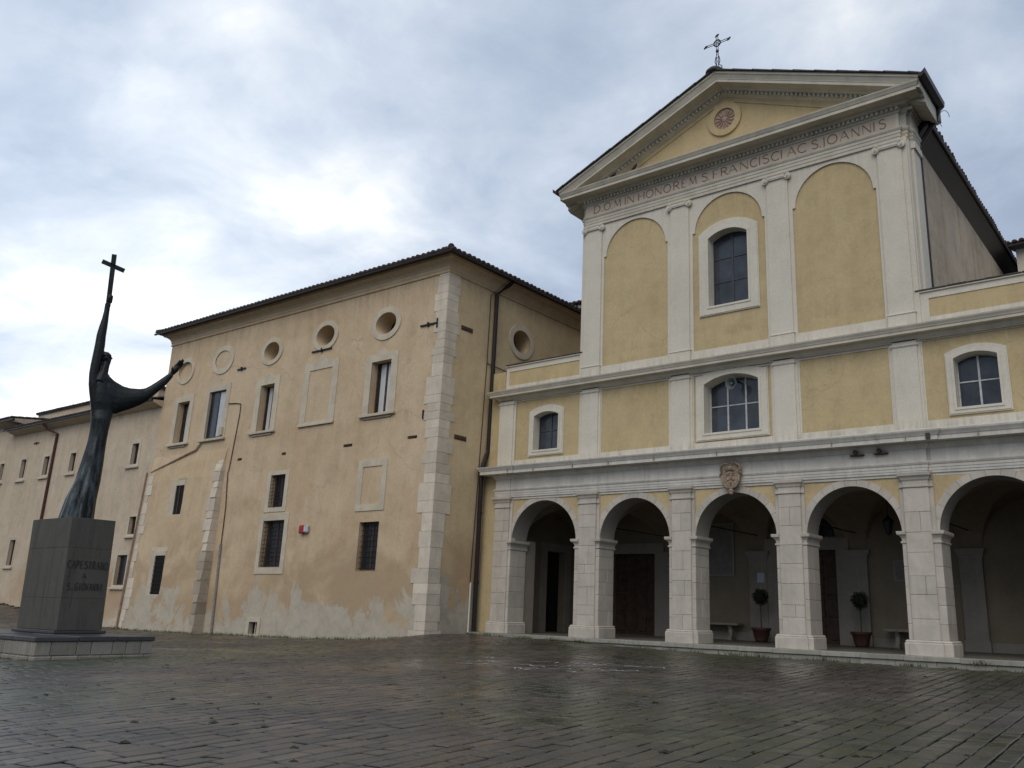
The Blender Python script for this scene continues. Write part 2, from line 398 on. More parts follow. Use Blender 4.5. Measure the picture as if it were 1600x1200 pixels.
def stone(parent, x0, x1, y0, y1, z0, z1, mat, name='stone', c=.012, warp=True):
    """a dressed block as its own object, mesh shared between blocks of one size"""
    key = (round(x1 - x0, 2), round(y1 - y0, 2), round(z1 - z0, 2), mat.name, c)
    if key not in SM:
        mb = MB().cbox(-(x1 - x0) / 2, (x1 - x0) / 2, -(y1 - y0) / 2, (y1 - y0) / 2, -(z1 - z0) / 2, (z1 - z0) / 2, c)
        me = bpy.data.meshes.new(name); me.from_pydata(mb.v, [], mb.f); me.materials.append(mat); SM[key] = me
    o = bpy.data.objects.new(name, SM[key]); col.objects.link(o); o.parent = parent
    p = ((x0 + x1) / 2, (y0 + y1) / 2, (z0 + z1) / 2)
    if WARP[0] and warp: p = WARP[0](p)
    o.location = Vector(p) - ORG[parent.name]
    return o
def rect(x0, x1, z0, z1): return [(x0, z0), (x1, z0), (x1, z1), (x0, z1)]
def ell(cx, cz, a, b_, n=28): return [(cx + a * math.cos(2 * math.pi * i / n), cz + b_ * math.sin(2 * math.pi * i / n)) for i in range(n)]
def seg_arch(x0, x1, z0, z1, rise, n=10):
    """rectangle with a segmental arched head: corners at z1-rise, crown at z1"""
    c = (x0 + x1) / 2; h = (x1 - x0) / 2
    rr = (h * h + rise * rise) / (2 * rise); cz = z1 - rr; a0 = math.asin(h / rr)
    top = [(c + rr * math.sin(a0 - 2 * a0 * i / n), cz + rr * math.cos(a0 - 2 * a0 * i / n)) for i in range(n + 1)]
    return [(x0, z0), (x1, z0)] + top
def grow(loop, d):
    cx = (min(p[0] for p in loop) + max(p[0] for p in loop)) / 2; cz = (min(p[1] for p in loop) + max(p[1] for p in loop)) / 2
    hx = (max(p[0] for p in loop) - min(p[0] for p in loop)) / 2; hz = (max(p[1] for p in loop) - min(p[1] for p in loop)) / 2
    return [(cx + (p[0] - cx) * (hx + d) / hx, cz + (p[1] - cz) * (hz + d) / hz) for p in loop]

def tiles(mb, p0, p1, up, rows, r_=.115, pitch=.28, L=.42, hip=False):
    """half-round cover tiles along an eaves line from p0 to p1, climbing in direction up (3D unit)"""
    p0 = Vector(p0); p1 = Vector(p1); up = Vector(up).normalized(); d = (p1 - p0); n = int(d.length / pitch); dd = d.normalized(); nn_ = dd.cross(up).normalized()
    if nn_.z < 0: nn_ = -nn_
    for i in range(n):
        base = p0 + dd * (i + .5) * pitch; jit = random.uniform(-.02, .03)
        sd = min((i + .5) * pitch, d.length - (i + .5) * pitch)
        for rr_ in range(rows if not hip else max(1, min(rows, int(sd / L)))):
            a = base + up * (rr_ * L - .06 + jit) + nn_ * (.012 + .0 * rr_); b_ = base + up * ((rr_ + 1) * L + .02) + nn_ * (.0)
            n0 = len(mb.v)
            for q, rad in ((a, r_ * 1.08), (b_, r_ * .9)):
                for k in range(6):
                    th = math.pi * k / 5; mb.v.append(tuple(q + dd * rad * math.cos(th) + nn_ * rad * math.sin(th) * .95))
            for k in range(5): mb.f.append((n0 + k, n0 + k + 1, n0 + 6 + k + 1, n0 + 6 + k))
            mb.f.append(tuple(n0 + k for k in reversed(range(6))))
    return mb

# stroke lettering --------------------------------------------------
def arc(cx, cy, rx, ry, a0, a1, n=14): return [(cx + rx * math.cos(R(a0 + (a1 - a0) * i / n)), cy + ry * math.sin(R(a0 + (a1 - a0) * i / n))) for i in range(n + 1)]
T_, t_ = 1.0, .45
GL = {
 'I': [(T_, [(.5, 0), (.5, 1)])], '.': [(1.2, [(.5, -.02), (.5, .1)])],
 'D': [(T_, [(.08, 0), (.08, 1)]), (T_, [(.08, 1), (.4, 1)] + arc(.4, .5, .58, .5, 90, -90) + [(.08, 0)])],
 'O': [(T_, arc(.5, .5, .5, .5, 0, 360, 26))],
 'M': [(t_, [(.1, 0), (.16, 1)]), (T_, [(.16, 1), (.5, .12)]), (t_, [(.5, .12), (.84, 1)]), (T_, [(.84, 1), (.93, 0)])],
 'N': [(t_, [(.1, 0), (.1, 1)]), (T_, [(.1, 1), (.9, 0)]), (t_, [(.9, 0), (.9, 1)])],
 'H': [(T_, [(.1, 0), (.1, 1)]), (T_, [(.9, 0), (.9, 1)]), (t_, [(.1, .5), (.9, .5)])],
 'R': [(T_, [(.1, 0), (.1, 1)]), (T_, [(.1, 1), (.5, 1)] + arc(.5, .75, .32, .25, 90, -90) + [(.1, .5)]), (T_, [(.45, .5), (.97, 0)])],
 'E': [(T_, [(.12, 0), (.12, 1)]), (t_, [(.12, 1), (.9, 1)]), (t_, [(.12, .53), (.75, .53)]), (t_, [(.12, 0), (.95, 0)])],
 'F': [(T_, [(.12, 0), (.12, 1)]), (t_, [(.12, 1), (.95, 1)]), (t_, [(.12, .5), (.8, .5)])],
 'S': [(T_, arc(.5, .75, .38, .25, 30, 200) + arc(.5, .26, .42, .26, 90, -150)[2:])],
 'A': [(t_, [(.02, 0), (.5, 1)]), (T_, [(.5, 1), (.98, 0)]), (t_, [(.2, .36), (.8, .36)])],
 'C': [(T_, arc(.56, .5, .54, .5, 48, 312, 20))],
 'J': [(T_, [(.7, 1), (.7, .1)] + arc(.35, .1, .35, .22, 0, -90, 6))],
 'P': [(T_, [(.12, 0), (.12, 1)]), (T_, [(.12, 1), (.5, 1)] + arc(.5, .74, .36, .26, 90, -90) + [(.12, .48)])],
 'T': [(T_, [(.5, 0), (.5, 1)]), (t_, [(.05, 1), (.95, 1)])],
 'G': [(T_, arc(.56, .5, .52, .5, 45, 330, 20)), (T_, [(.98, .22), (.98, .46), (.66, .46)])],
 'V': [(T_, [(.04, 1), (.5, 0)]), (t_, [(.5, 0), (.96, 1)])],
}
def glyph(mb, ch, u0, u1, v0, v1, w, pos, d0, d1):
    """pos(u, v, depth) -> 3D; ribbons proud from depth d1 to d0"""
    for (tk, pl) in GL[ch]:
        pts = [(u0 + (u1 - u0) * a, v0 + (v1 - v0) * b_) for a, b_ in pl]
        hw = w * tk / 2; L = []; Rr = []
        for i, p in enumerate(pts):
            a = pts[max(i - 1, 0)]; c = pts[min(i + 1, len(pts) - 1)]
            dx, dz = c[0] - a[0], c[1] - a[1]; l = math.hypot(dx, dz) or 1
            nx, nz = -dz / l * hw, dx / l * hw
            L.append((p[0] + nx, p[1] + nz)); Rr.append((p[0] - nx, p[1] - nz))
        n = len(mb.v); k = len(pts)
        for q in (L, Rr): mb.v += [pos(a, b_, d0) for a, b_ in q]
        for q in (L, Rr): mb.v += [pos(a, b_, d1) for a, b_ in q]
        for i in range(k - 1):
            mb.f.append((n + i, n + i + 1, n + k + i + 1, n + k + i))
            mb.f.append((n + i, n + 2 * k + i, n + 2 * k + i + 1, n + i + 1)); mb.f.append((n + k + i, n + k + i + 1, n + 3 * k + i + 1, n + 3 * k + i))
        for i in (0, k - 1): mb.f.append((n + i, n + k + i, n + 3 * k + i, n + 2 * k + i))

# ------------------------------------------------------------------ ground and paving
BX = [(-200, .6), (-60, .4), (-44.6, -.15), (-42, -.39), (-33, -1.15), (-29, -1.27), (-17, -1.2), (-14, -1.12), (-11.4, -1.0), (-10.6, -.80), (-5, -.93), (0, -1.06), (5, -1.1), (15, -1.15), (200, -1.3)]
def lerp(tab, x):
    if x <= tab[0][0]: return tab[0][1]
    for (a, va), (b_, vb) in zip(tab, tab[1:]):
        if x <= b_: return va + (vb - va) * (x - a) / (b_ - a)
    return tab[-1][1]
def gz(x, y):
    s_ = max(0.0, -y - 2.6)
    F = -1.13 - .006 * s_ - .0025 * max(0, s_ - 14) ** 1.5 if s_ < 40 else -1.7
    w = math.exp(-s_ / 4.0)
    return lerp(BX, x) * w + F * (1 - w)
mb = MB(); xs = [-300, -120, -70] + [-60 + 1.0 * i for i in range(81)] + [30, 60, 140, 300]; ys = [-300, -120, -60, -40] + [-32 + .8 * i for i in range(41)] + [4, 10, 30, 80, 300]
for y in ys:
    for x in xs: mb.v.append((x, y, gz(x, min(y, 0)) - .026))
nx = len(xs)
for j in range(len(ys) - 1):
    for i in range(nx - 1): a = j * nx + i; mb.f.append((a, a + 1, a + nx + 1, a + nx))
ground = mb.build('ground', M_ground, kind='structure', smooth=True)
piazza = MB().add([(0, 0, 0)], []).v and None
# rows of stones running almost straight towards the church
TH = R(97.0); du = Vector((math.cos(TH), math.sin(TH))); dn = Vector((-du.y, du.x))     # du along the rows, dn across
rnd = random.Random(11)
camxy = Vector((12.66, -26.0)); view = Vector((-.588, .809)).normalized()
stones = []
def PW(u, n): return du * u + dn * (n + (u + 18.0) * .085 * math.tanh((n + 3.0) / 7.0))     # the rows fan out slightly
nrow0 = -24; w_cur = -26.0
def inside(x, y):
    if y > -.55 and x > -10.6: return False
    if x <= -10.6 and y > -2.75: return False
    if -31.2 < x < -24.1 and y > -3.2: return False
    if -13.3 < x < -7.85 and -16.8 < y < -14.15: return False
    v = Vector((x, y)) - camxy; f_ = v.dot(view); s_ = abs(v.dot(Vector((view.y, -view.x))))
    return f_ > 2.0 and s_ < f_ * .80 + 3.0 and x > -50
row = -30.0
while row < 62.0:
    wd = rnd.uniform(.205, .265)
    u = -48.0 + rnd.uniform(0, .5)
    while u < 12.0:
        ln = rnd.choice([.25, .31, .37, .43, .50]) * rnd.uniform(.92, 1.08)
        c = PW(u + ln / 2, row + wd / 2)
        if inside(c.x, c.y): stones.append((u, u + ln, row, row + wd, c.x, c.y))
        u += ln
    row += wd
stones.sort(key=lambda s_: (s_[4] - camxy.x) ** 2 + (s_[5] - camxy.y) ** 2)
def stone_geo(mb, st, tones):
    u0, u1, n0, n1, x, y = st; j = .0085
    tilt = (rnd.uniform(-.008, .008), rnd.uniform(-.006, .006)); hh = rnd.uniform(-.003, .003)
    q = []
    for (a, b_) in ((u0 + j * 1.35, n0 + j), (u1 - j * 1.35, n0 + j), (u1 - j * 1.35, n1 - j), (u0 + j * 1.35, n1 - j)):
        q.append([a + rnd.uniform(-.012, .012), b_ + rnd.uniform(-.007, .007)])
    cu_, cn_ = (u0 + u1) / 2, (n0 + n1) / 2; base = len(mb.v)
    for ring, (ins, dz) in enumerate(((0, -.035), (0, -.008), (.016, 0))):
        for i, (a, b_) in enumerate(q):
            a2 = a + (ins if a < cu_ else -ins); b2 = b_ + (ins if b_ < cn_ else -ins)
            p = PW(a2, b2)
            z = gz(p.x, p.y) + dz + hh + (tilt[0] * (a - cu_) / (u1 - u0) + tilt[1] * (b_ - cn_) / (n1 - n0)) * (1 if ring else 0)
            mb.v.append((p.x, p.y, z))
    for r_ in (0, 4):
        for i in range(4):
            k = (i + 1) % 4; mb.f.append((base + r_ + i, base + r_ + k, base + r_ + 4 + k, base + r_ + 4 + i))
    mb.f.append((base + 8, base + 9, base + 10, base + 11))
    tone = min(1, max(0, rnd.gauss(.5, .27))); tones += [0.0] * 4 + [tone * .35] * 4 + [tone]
near_view = [s_ for s_ in stones if (Vector((s_[4], s_[5])) - camxy).dot(view) > 6.2]
near = near_view[:300]; nearset = set(id(s_) for s_ in near)
mb = MB(); tn = []
for s_ in stones:
    if id(s_) not in nearset: stone_geo(mb, s_, tn)
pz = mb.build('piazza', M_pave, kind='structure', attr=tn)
for s_ in near:
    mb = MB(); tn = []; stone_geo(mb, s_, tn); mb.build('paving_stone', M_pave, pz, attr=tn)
# chalk scribbles left on the paving
mb = MB(); rc = random.Random(3)
for i in range(34):
    x = rc.uniform(-3.6, 1.6); y = rc.uniform(-10.3, -7.6); a = rc.uniform(-.5, .9); L = rc.uniform(.25, .9)
    pts = [(x + math.cos(a + .35 * math.sin(k)) * L * k / 5, y + math.sin(a + .35 * math.sin(k * 1.7 + i)) * L * k / 5) for k in range(6)]
    for (p, q) in zip(pts, pts[1:]):
        d = Vector((q[0] - p[0], q[1] - p[1])).normalized() * .018; n = (-d.y, d.x)
        mb.add([(p[0] + n[0], p[1] + n[1], gz(*p) + .007), (p[0] - n[0], p[1] - n[1], gz(*p) + .007), (q[0] - n[0], q[1] - n[1], gz(*q) + .007), (q[0] + n[0], q[1] + n[1], gz(*q) + .007)], [(0, 1, 2, 3)])
tag(mb.build('chalk_drawing', M_chalk, kind='stuff'), 'faint white chalk lines scribbled on the wet paving before the portico', 'chalk drawing')

# ================================================================== CHURCH
WARP[0] = cwarp
church = thing('church', 'pale yellow and white church with pediment, inscription and ground floor arcade', 'church', (0, 0, -.8))
CX = [-9.68, -5.68, -1.89, 1.89, 5.68, 9.68]
BAY = [(-7.73, 1.50), (-3.79, 1.41), (0.0, 1.41), (3.79, 1.41), (7.73, 1.50)]
ZS = 2.48; ZB = -.80
def chp(name, mb, mat, parent=church, **kw): return mb.build(name, mat, parent, **kw)
# --- stylobate: slabs and risers
x = -10.7
while x < 11.0:
    L = random.uniform(1.1, 1.9); stone(church, x + .004, min(x + L, 11.0), -.40, .12, ZB - .13, ZB, M_step, 'step_slab')
    x += L
x = -10.7
while x < 11.0:
    L = random.uniform(.7, 1.4); stone(church, x + .004, min(x + L, 11.0), -.34, .1, ZB - .55, ZB - .134, M_step, 'riser_stone')
    x += L
chp('portico_floor', MB().box(-10.7, 11, .121, 6.0, ZB - .5, ZB - .004), M_floor)
# --- arcade wall with openings
def arch_loop(c, r_, z0, zs, n=24, rev=False):
    top = [(c + r_ * math.cos(math.pi * i / n), zs + r_ * math.sin(math.pi * i / n)) for i in range(n + 1)]
    return [(c - r_, z0), (c + r_, z0)] + top
holes = []
outer = [(-10.72, ZB)]
for (c, r_) in BAY:
    top = [(c - r_ * math.cos(math.pi * i / 24), ZS + r_ * math.sin(math.pi * i / 24)) for i in range(25)]
    outer += [(c - r_ - .03, ZB), (c - r_ - .03, 2.3), (c - r_, 2.3)] + top + [(c + r_, 2.3), (c + r_ + .03, 2.3), (c + r_ + .03, ZB)]
outer += [(10.2, ZB), (10.2, 5.4), (-10.72, 5.4)]
chp('arcade_wall', MB().xz(outer, [], .12, 1.0), M_yel)
# white lining of the arch soffits and piers' inner faces
for (c, r_) in BAY:
    pr = [(c - r_ * math.cos(math.pi * i / 24), ZS + r_ * math.sin(math.pi * i / 24)) for i in range(25)]
    mb = MB(); n = len(pr); th = .012
    for y in (.123, .99):
        for (a, z) in pr: mb.v.append((a + (c - a) / r_ * th, y, z + (ZS - z) / r_ * th))
    for i in range(n - 1): mb.f.append((i, i + 1, n + i + 1, n + i))
    chp('arch_soffit', mb, M_intw, smooth=True)
# voussoirs
for (c, r_) in BAY:
    K = 13
    for k in range(K):
        a0 = math.pi * k / K + .003; a1 = math.pi * (k + 1) / K - .003; mb = MB(); m_ = 4
        pts = [(c - r_ * math.cos(a0 + (a1 - a0) * i / m_), ZS + r_ * math.sin(a0 + (a1 - a0) * i / m_)) for i in range(m_ + 1)]
        ro = r_ + .205
        pts2 = [(c - ro * math.cos(a0 + (a1 - a0) * i / m_), ZS + ro * math.sin(a0 + (a1 - a0) * i / m_)) for i in range(m_ + 1)]
        chp('voussoir', mb.xz((pts + pts2[::-1])[::-1], [], .098, .13), M_stone)
# piers: courses of blocks on the front strip, the pilaster and the jambs
rs = random.Random(5)
for i, c in enumerate(CX):
    hwl, hwr = (.36 if i == 0 else .565 if i in (1, 5) else .492), (.36 if i == 5 else .565 if i == 4 else .492)
    if i == 0: hwr = .462
    if i == 5: hwl = .462
    if i == 1: hwr = .492
    chp('pier_core', MB().box(c - hwl + .012, c + hwr - .012, .075, .9, ZB, 2.2), M_mortar)
    # courses of the strip beside the shaft, with jamb return
    z = ZB + .40
    zt = 2.2
    while z < zt - .05:
        h = rs.uniform(.34, .62)
        if z + h > zt - .25: h = zt - z
        for sgn in (-1, 1):
            hw = hwl if sgn < 0 else hwr
            if i == 0 and sgn < 0 or i == 5 and sgn > 0:
                stone(church, min(c + sgn * .30, c + sgn * hw), max(c + sgn * .30, c + sgn * hw), .06, .2, z, z + h - .0035, M_stone); continue
            a, b_ = sorted((c + sgn * .30, c + sgn * hw))
            if rs.random() < .4:
                yb = rs.uniform(.4, .7)
                stone(church, a, b_, .06, yb, z, z + h - .0035, M_stone, 'jamb_stone'); stone(church, a, b_, yb + .005, 1.0, z, z + h - .0035, M_stone, 'jamb_stone')
            else: stone(church, a, b_, .06, 1.0, z, z + h - .0035, M_stone, 'jamb_stone')
        z += h
    # pilaster shaft courses up to the necking
    z = ZB + .40; zt = 3.74
    while z < zt - .05:
        h = rs.uniform(.32, .66)
        if z + h > zt - .25: h = zt - z
        if rs.random() < .3:
            xm = c + rs.uniform(-.12, .12)
            stone(church, c - .358, xm - .003, 0, .3, z, z + h - .0035, M_stone); stone(church, xm + .003, c + .358, 0, .3, z, z + h - .0035, M_stone)
        else: stone(church, c - .358, c + .358, 0, .3, z, z + h - .0035, M_stone)
        z += h
    # plinth
    mb = MB(); w1 = .475
    pth = [(c - hwl - .02, 1.0), (c - hwl - .02, .06), (c - .358, .06), (c - .358, 0), (c + .358, 0), (c + .358, .06), (c + hwr + .02, .06), (c + hwr + .02, 1.0)]
    if i == 0: pth = pth[2:]; pth[0] = (c - .358, .3)
    if i == 5: pth = pth[:-2]; pth[-1] = (c + .358, .3)
    mb.sweep(pth, [(-.1, ZB), (.085, ZB), (.085, ZB + .31), (.06, ZB + .335), (.07, ZB + .36), (.03, ZB + .40), (-.1, ZB + .40)])
    chp('plinth', mb, M_stone)
    # impost, broken by the shaft
    prof = [(-.1, 2.19), (.015, 2.19), (.03, 2.21), (.03, 2.25), (.0, 2.26), (.01, 2.34), (.05, 2.40), (.11, 2.44), (.12, 2.50), (.12, 2.53), (-.1, 2.545)]
    if i != 0: chp('impost', MB().sweep([(c - hwl, 1.06), (c - hwl, .06), (c - .358, .06)], prof), M_stone)
    if i != 5: chp('impost', MB().sweep([(c + .358, .06), (c + hwr, .06), (c + hwr, 1.06)], prof), M_stone)
    # backing strip beside the shaft above the impost
    chp('pilaster_backing', MB().box(c - .472 if i else c - .357, c + .472 if i != 5 else c + .357, .066, .3, 2.5, 5.3), M_stone)
    # necking and capital
    pth = [(c - .47, .06), (c - .358, .06), (c - .358, 0), (c + .358, 0), (c + .358, .06), (c + .47, .06)]
    prof = [(-.06, 3.74), (.0, 3.74), (.03, 3.76), (.03, 3.80), (.0, 3.81), (.0, 3.93), (.03, 3.97), (.05, 4.03), (.10, 4.08), (.11, 4.15), (.11, 4.17), (-.06, 4.18)]
    chp('capital', MB().sweep(pth if 0 < i < 5 else pth[1:-1], prof), M_stone)
# --- first entablature
path1 = [(-10.04, .6), (-10.04, 0), (-9.32, 0), (-9.32, .035), (5.32, .035), (5.32, 0.01), (6.05, 0.01), (6.05, .075), (9.32, .075), (9.32, 0), (10.04, 0), (10.04, .6)]
prof = [(-.1, 4.07), (-.04, 4.07), (-.04, 4.15), (0, 4.152), (0, 4.22), (.015, 4.222), (.015, 4.30), (.03, 4.302), (.03, 4.385), (.05, 4.39), (.075, 4.44), (.075, 4.47), (0.0, 4.485), (0, 4.83),
        (.03, 4.84), (.06, 4.88), (.10, 4.93), (.14, 4.97), (.15, 5.0), (.44, 5.005), (.455, 5.0), (.455, 5.12), (.475, 5.125), (.50, 5.17), (.55, 5.24), (.56, 5.28), (-.05, 5.42)]
e1 = chp('lower_entablature', MB().sweep(path1, prof), M_corn)
# joints in the cornice stones
mb = MB(); xx = -9.1
while xx < 9.5:
    if not (-9.5 < xx < -9.2): mb.box(xx, xx + .010, -.50, -.3, 5.03, 5.20)
    xx += rs.uniform(1.1, 2.4)
chp('cornice_joints', mb, M_mortar, kind='stuff')
chp('cornice_break', MB().box(6.20, 6.32, -.50, -.2, 5.02, 5.285), M_lead2)
# --- wall left of the first pilaster + upper body
chp('corner_wall', MB().box(-10.72, -9.9, .119, .9, ZB, 9.3), M_yel)
chp('upper_body', MB().box(-10.7, 10.2, .9, 6.6, 4.6, 8.3).box(-10.7, 10.2, .121, .9, 5.2, 5.29), M_mortar)
# --- second storey
w0 = seg_arch(-8.31, -7.14, 5.94, 7.40, .14); wC = seg_arch(-1.0, .98, 5.90, 7.83, .26); w4 = seg_arch(7.0, 8.17, 5.89, 7.46, .14)
chp('yellow_wall', MB().xz(rect(-10.05, 10.05, 5.3, 8.2), [w0, wC, w4], .12, .5), M_yel)
panels = [rect(-9.25, -6.21, 5.63, 7.96), rect(-5.21, -2.40, 5.61, 7.95), rect(-1.41, 1.40, 5.60, 7.94), rect(2.39, 5.18, 5.60, 7.95), rect(6.17, 9.20, 5.60, 7.98)]
chp('panel_frame', MB().xz(rect(-10.05, 10.05, 5.3, 8.2), panels, .085, .121), M_white)
for i, c in enumerate(CX):
    chp('pilaster_backing', MB().box(c - .44 if i else c - .36, c + .44 if i < 5 else c + .36, .05, .1, 5.3, 8.1), M_white)
    chp('pilaster', MB().box(c - .356, c + .356, 0, .06, 5.3, 8.12), M_white)
    chp('pilaster_moulding', MB().sweep([(c - .356, .05), (c - .356, 0), (c + .356, 0), (c + .356, .05)], [(-.02, 7.85), (.02, 7.86), (.045, 7.89), (.045, 7.925), (0, 7.94), (-.02, 7.94)]), M_white)
# windows of the church
def church_window(loop, outer, ypane, mat_f, nmx, nmz, mullmat, steps=(.0, .05, .11), y0=.12, sill=True):
    """window = moulded surround; sub-parts mullion bars and panes"""
    x0 = min(p[0] for p in loop); x1 = max(p[0] for p in loop); z0 = min(p[1] for p in loop); z1 = max(p[1] for p in loop)
    mb = MB()
    lo = loop
    ring1 = outer; k = len(outer)
    mb.xz(outer, [loop], y0 - .075, y0 + .001, backface=False)
    # inner raised bead and outer recessed band
    in2 = grow(loop, .07)
    mb.xz(in2, [loop], y0 - .10, y0 - .074, backface=False)
    out2 = grow(outer, .035)
    mb.xz(out2, [outer], y0 - .05, y0 + .001, backface=False)
    # reveal
    loop_r = grow(loop, -.007)
    mb.plate(loop_r, [], lambda u, v: (u, y0 - .07, v), lambda u, v: (u, ypane + .03, v), backface=False)
    # drop the filled front face of the reveal (keep only its sides)
    o = None
    nb = len(loop)
    tri_n = len(tessellate_polygon([[Vector((p[0], p[1], 0)) for p in loop]]))
    side_n = len(loop)
    mb.f = mb.f[:-(tri_n + side_n)] + mb.f[-side_n:]
    w = chp('window', mb, mat_f)
    # mullions and panes
    bw = .028; xs_ = [x0 + (x1 - x0) * i / nmx for i in range(nmx + 1)]; zs_ = [z0 + (z1 - z0) * i / nmz for i in range(nmz + 1)] if isinstance(nmz, int) else [z0] + list(nmz) + [z1]
    bars = MB()
    def ztop(xq):
        pts = loop[2:]
        best = z1
        for a, b_ in zip(pts, pts[1:]):
            lo_, hi_ = sorted((a[0], b_[0]))
            if lo_ - 1e-6 <= xq <= hi_ + 1e-6 and abs(a[0] - b_[0]) > 1e-6: return a[1] + (b_[1] - a[1]) * (xq - a[0]) / (b_[0] - a[0])
        return pts[0][1]
    for xm in xs_[1:-1]: bars.box(xm - bw, xm + bw, ypane - .03, ypane + .01, z0, ztop(xm))
    for zm in zs_[1:-1]: bars.box(x0, x1, ypane - .025, ypane + .012, zm - .018, zm + .018)
    # outer sash
    inn = grow(loop, -.04)
    bars.xz(loop, [inn], ypane - .035, ypane + .012)
    bars.build('mullions', mullmat, w)
    for i in range(nmx):
        for j in range(len(zs_) - 1):
            a, b_ = xs_[i] + .005, xs_[i + 1] - .005; c, d = zs_[j] + .003, zs_[j + 1] - .003
            if j == len(zs_) - 2: L = [(a, c), (b_, c), (b_, ztop(b_) - .005), ((a + b_) / 2, ztop((a + b_) / 2) - .005), (a, ztop(a) - .005)]
            else: L = rect(a, b_, c, d)
            tl = random.uniform(-.004, .004)
            MB().plate(L, [], lambda u, v: (u, ypane + tl * (u - a), v), lambda u, v: (u, ypane + .012 + tl * (u - a), v)).build('pane', M_glass2, w)
    return w
def ear_outer(x0, x1, z0, z1, ear, rise):
    h = seg_arch(x0 + ear, x1 - ear, z0, z1, rise)[2:]
    return [(x0, z0), (x1, z0), (x1, z1 - rise), (x1 - ear, z1 - rise)] + h[1:-1] + [(x0 + ear, z1 - rise), (x0, z1 - rise)]
church_window(w0, seg_arch(-8.53, -6.95, 5.76, 7.64, .20), .42, M_white, 2, [6.72], M_dmull)
church_window(wC, ear_outer(-1.30, 1.27, 5.68, 8.07, .22, .19), .52, M_white, 3, [6.87], M_lead)
church_window(w4, seg_arch(6.80, 8.39, 5.72, 7.66, .19), .42, M_white, 2, [6.68], M_lead)
# --- second cornice
path2 = [(-10.04, .6), (-10.04, 0), (10.04, 0), (10.04, .6)]
prof = [(-.1, 8.02), (.0, 8.02), (.0, 8.05), (.03, 8.055), (.07, 8.11), (.10, 8.15), (.11, 8.17), (.30, 8.172), (.30, 8.26), (.32, 8.262), (.335, 8.30), (.375, 8.36), (.385, 8.40), (-.08, 8.52)]
chp('middle_cornice', MB().sweep(path2, prof), M_corn3)
# --- attic parapets either side
for (a, b_, pa, pb, nm) in ((-9.87, -6.1, -9.72, -6.28, 'L'), (6.1, 10.04, 6.46, 9.8, 'R')):
    chp('parapet', MB().box(a, b_, .14, .55, 8.3, 9.46), M_yel)
    chp('parapet_frame', MB().xz(rect(a, b_, 8.4, 9.47), [rect(pa, pb, 8.69, 9.27)], .115, .141), M_white)
    chp('parapet_coping', MB().box(a - .03, b_, .06, .6, 9.471, 9.51), M_white)
    xx = a
    while xx < b_ - .2:
        L = rs.uniform(.35, .55); stone(church, xx, min(xx + L, b_) - .01, .03, .66, 9.512, 9.55 + rs.uniform(0, .02), M_lead2, 'coping_tile'); xx += L
chp('aisle_roof', MB().add([(-10.7, .6, 8.6), (-6.2, .6, 9.2), (-6.2, 6.6, 9.2), (-10.7, 6.6, 8.6), (6.2, .6, 9.2), (10.2, .6, 8.7), (10.2, 14, 8.7), (6.2, 14, 9.2)], [(0, 1, 2, 3), (4, 5, 6, 7)]), M_tile)
# --- third storey
def niche(c, w, z0, zsp, n=20):
    r_ = w - .09
    top = [(c + r_ * math.cos(math.pi * i / n), zsp + r_ * .965 * math.sin(math.pi * i / n)) for i in range(n + 1)]
    return [(c - w, z0), (c + w, z0), (c + w, zsp), ] + top + [(c - w, zsp)]
n1_, n2_, n3_ = niche(-3.81, 1.395, 8.84, 13.20), niche(0.0, 1.385, 8.82, 13.22), niche(3.79, 1.395, 8.84, 13.22)
w3 = seg_arch(-.76, .73, 10.33, 13.1, .24)
chp('upper_yellow_wall', MB().xz(rect(-6.2, 6.2, 8.3, 15.0), [w3], .12, .6), M_yel)
chp('niche_surround', MB().xz(rect(-6.22, 6.22, 8.3, 14.7), [n1_, n2_, n3_], .062, .121), M_white)
church_window(w3, seg_arch(-1.12, 1.08, 10.05, 13.45, .40), .46, M_white, 2, [11.30, 12.18], M_dmull)
chp('screen_wall', MB().box(-6.22, 6.22, .6, 1.2, 8.3, 15.6), M_white)
for i in (1, 2, 3, 4):
    c = CX[i]
    chp('pilaster', MB().box(c - .38, c + .38, 0, .07, 8.35, 14.62), M_white)
    chp('pilaster_plinth', MB().sweep([(c - .38, .07), (c - .38, 0), (c + .38, 0), (c + .38, .07)], [(-.02, 8.35), (.03, 8.35), (.03, 8.86), (.055, 8.87), (.055, 8.895), (.0, 8.925), (-.02, 8.925)]), M_white)
    # ionic capital: abacus, cushion and two volutes
    cap = chp('capital', MB().sweep([(c - .40, .07), (c - .40, -.02), (c + .40, -.02), (c + .40, .07)], [(-.05, 14.53), (.02, 14.53), (.04, 14.55), (.05, 14.58), (.05, 14.61), (-.05, 14.612)])
              .box(c - .36, c + .36, -.055, .05, 14.40, 14.53).box(c - .30, c + .30, -.07, .0, 14.44, 14.475), M_white)
    for sg in (-1, 1):
        mb = MB(); vx = c + sg * .40
        spi = []
        for k in range(22):
            a = k / 21 * 4.4 * math.pi / 2 * 1.0; rr_ = .125 * (1 - k / 24)
            spi.append((vx - sg * rr_ * math.sin(a) * 1, -.075, 14.43 + rr_ * math.cos(a)))
        mb.tube(spi, .018, 5); mb.tube([(vx, -.065, 14.43), (vx, .02, 14.43)], .125, 14); mb.tube([(vx, -.09, 14.43), (vx, -.06, 14.43)], .035, 8)
        mb.build('volute', M_white, cap)
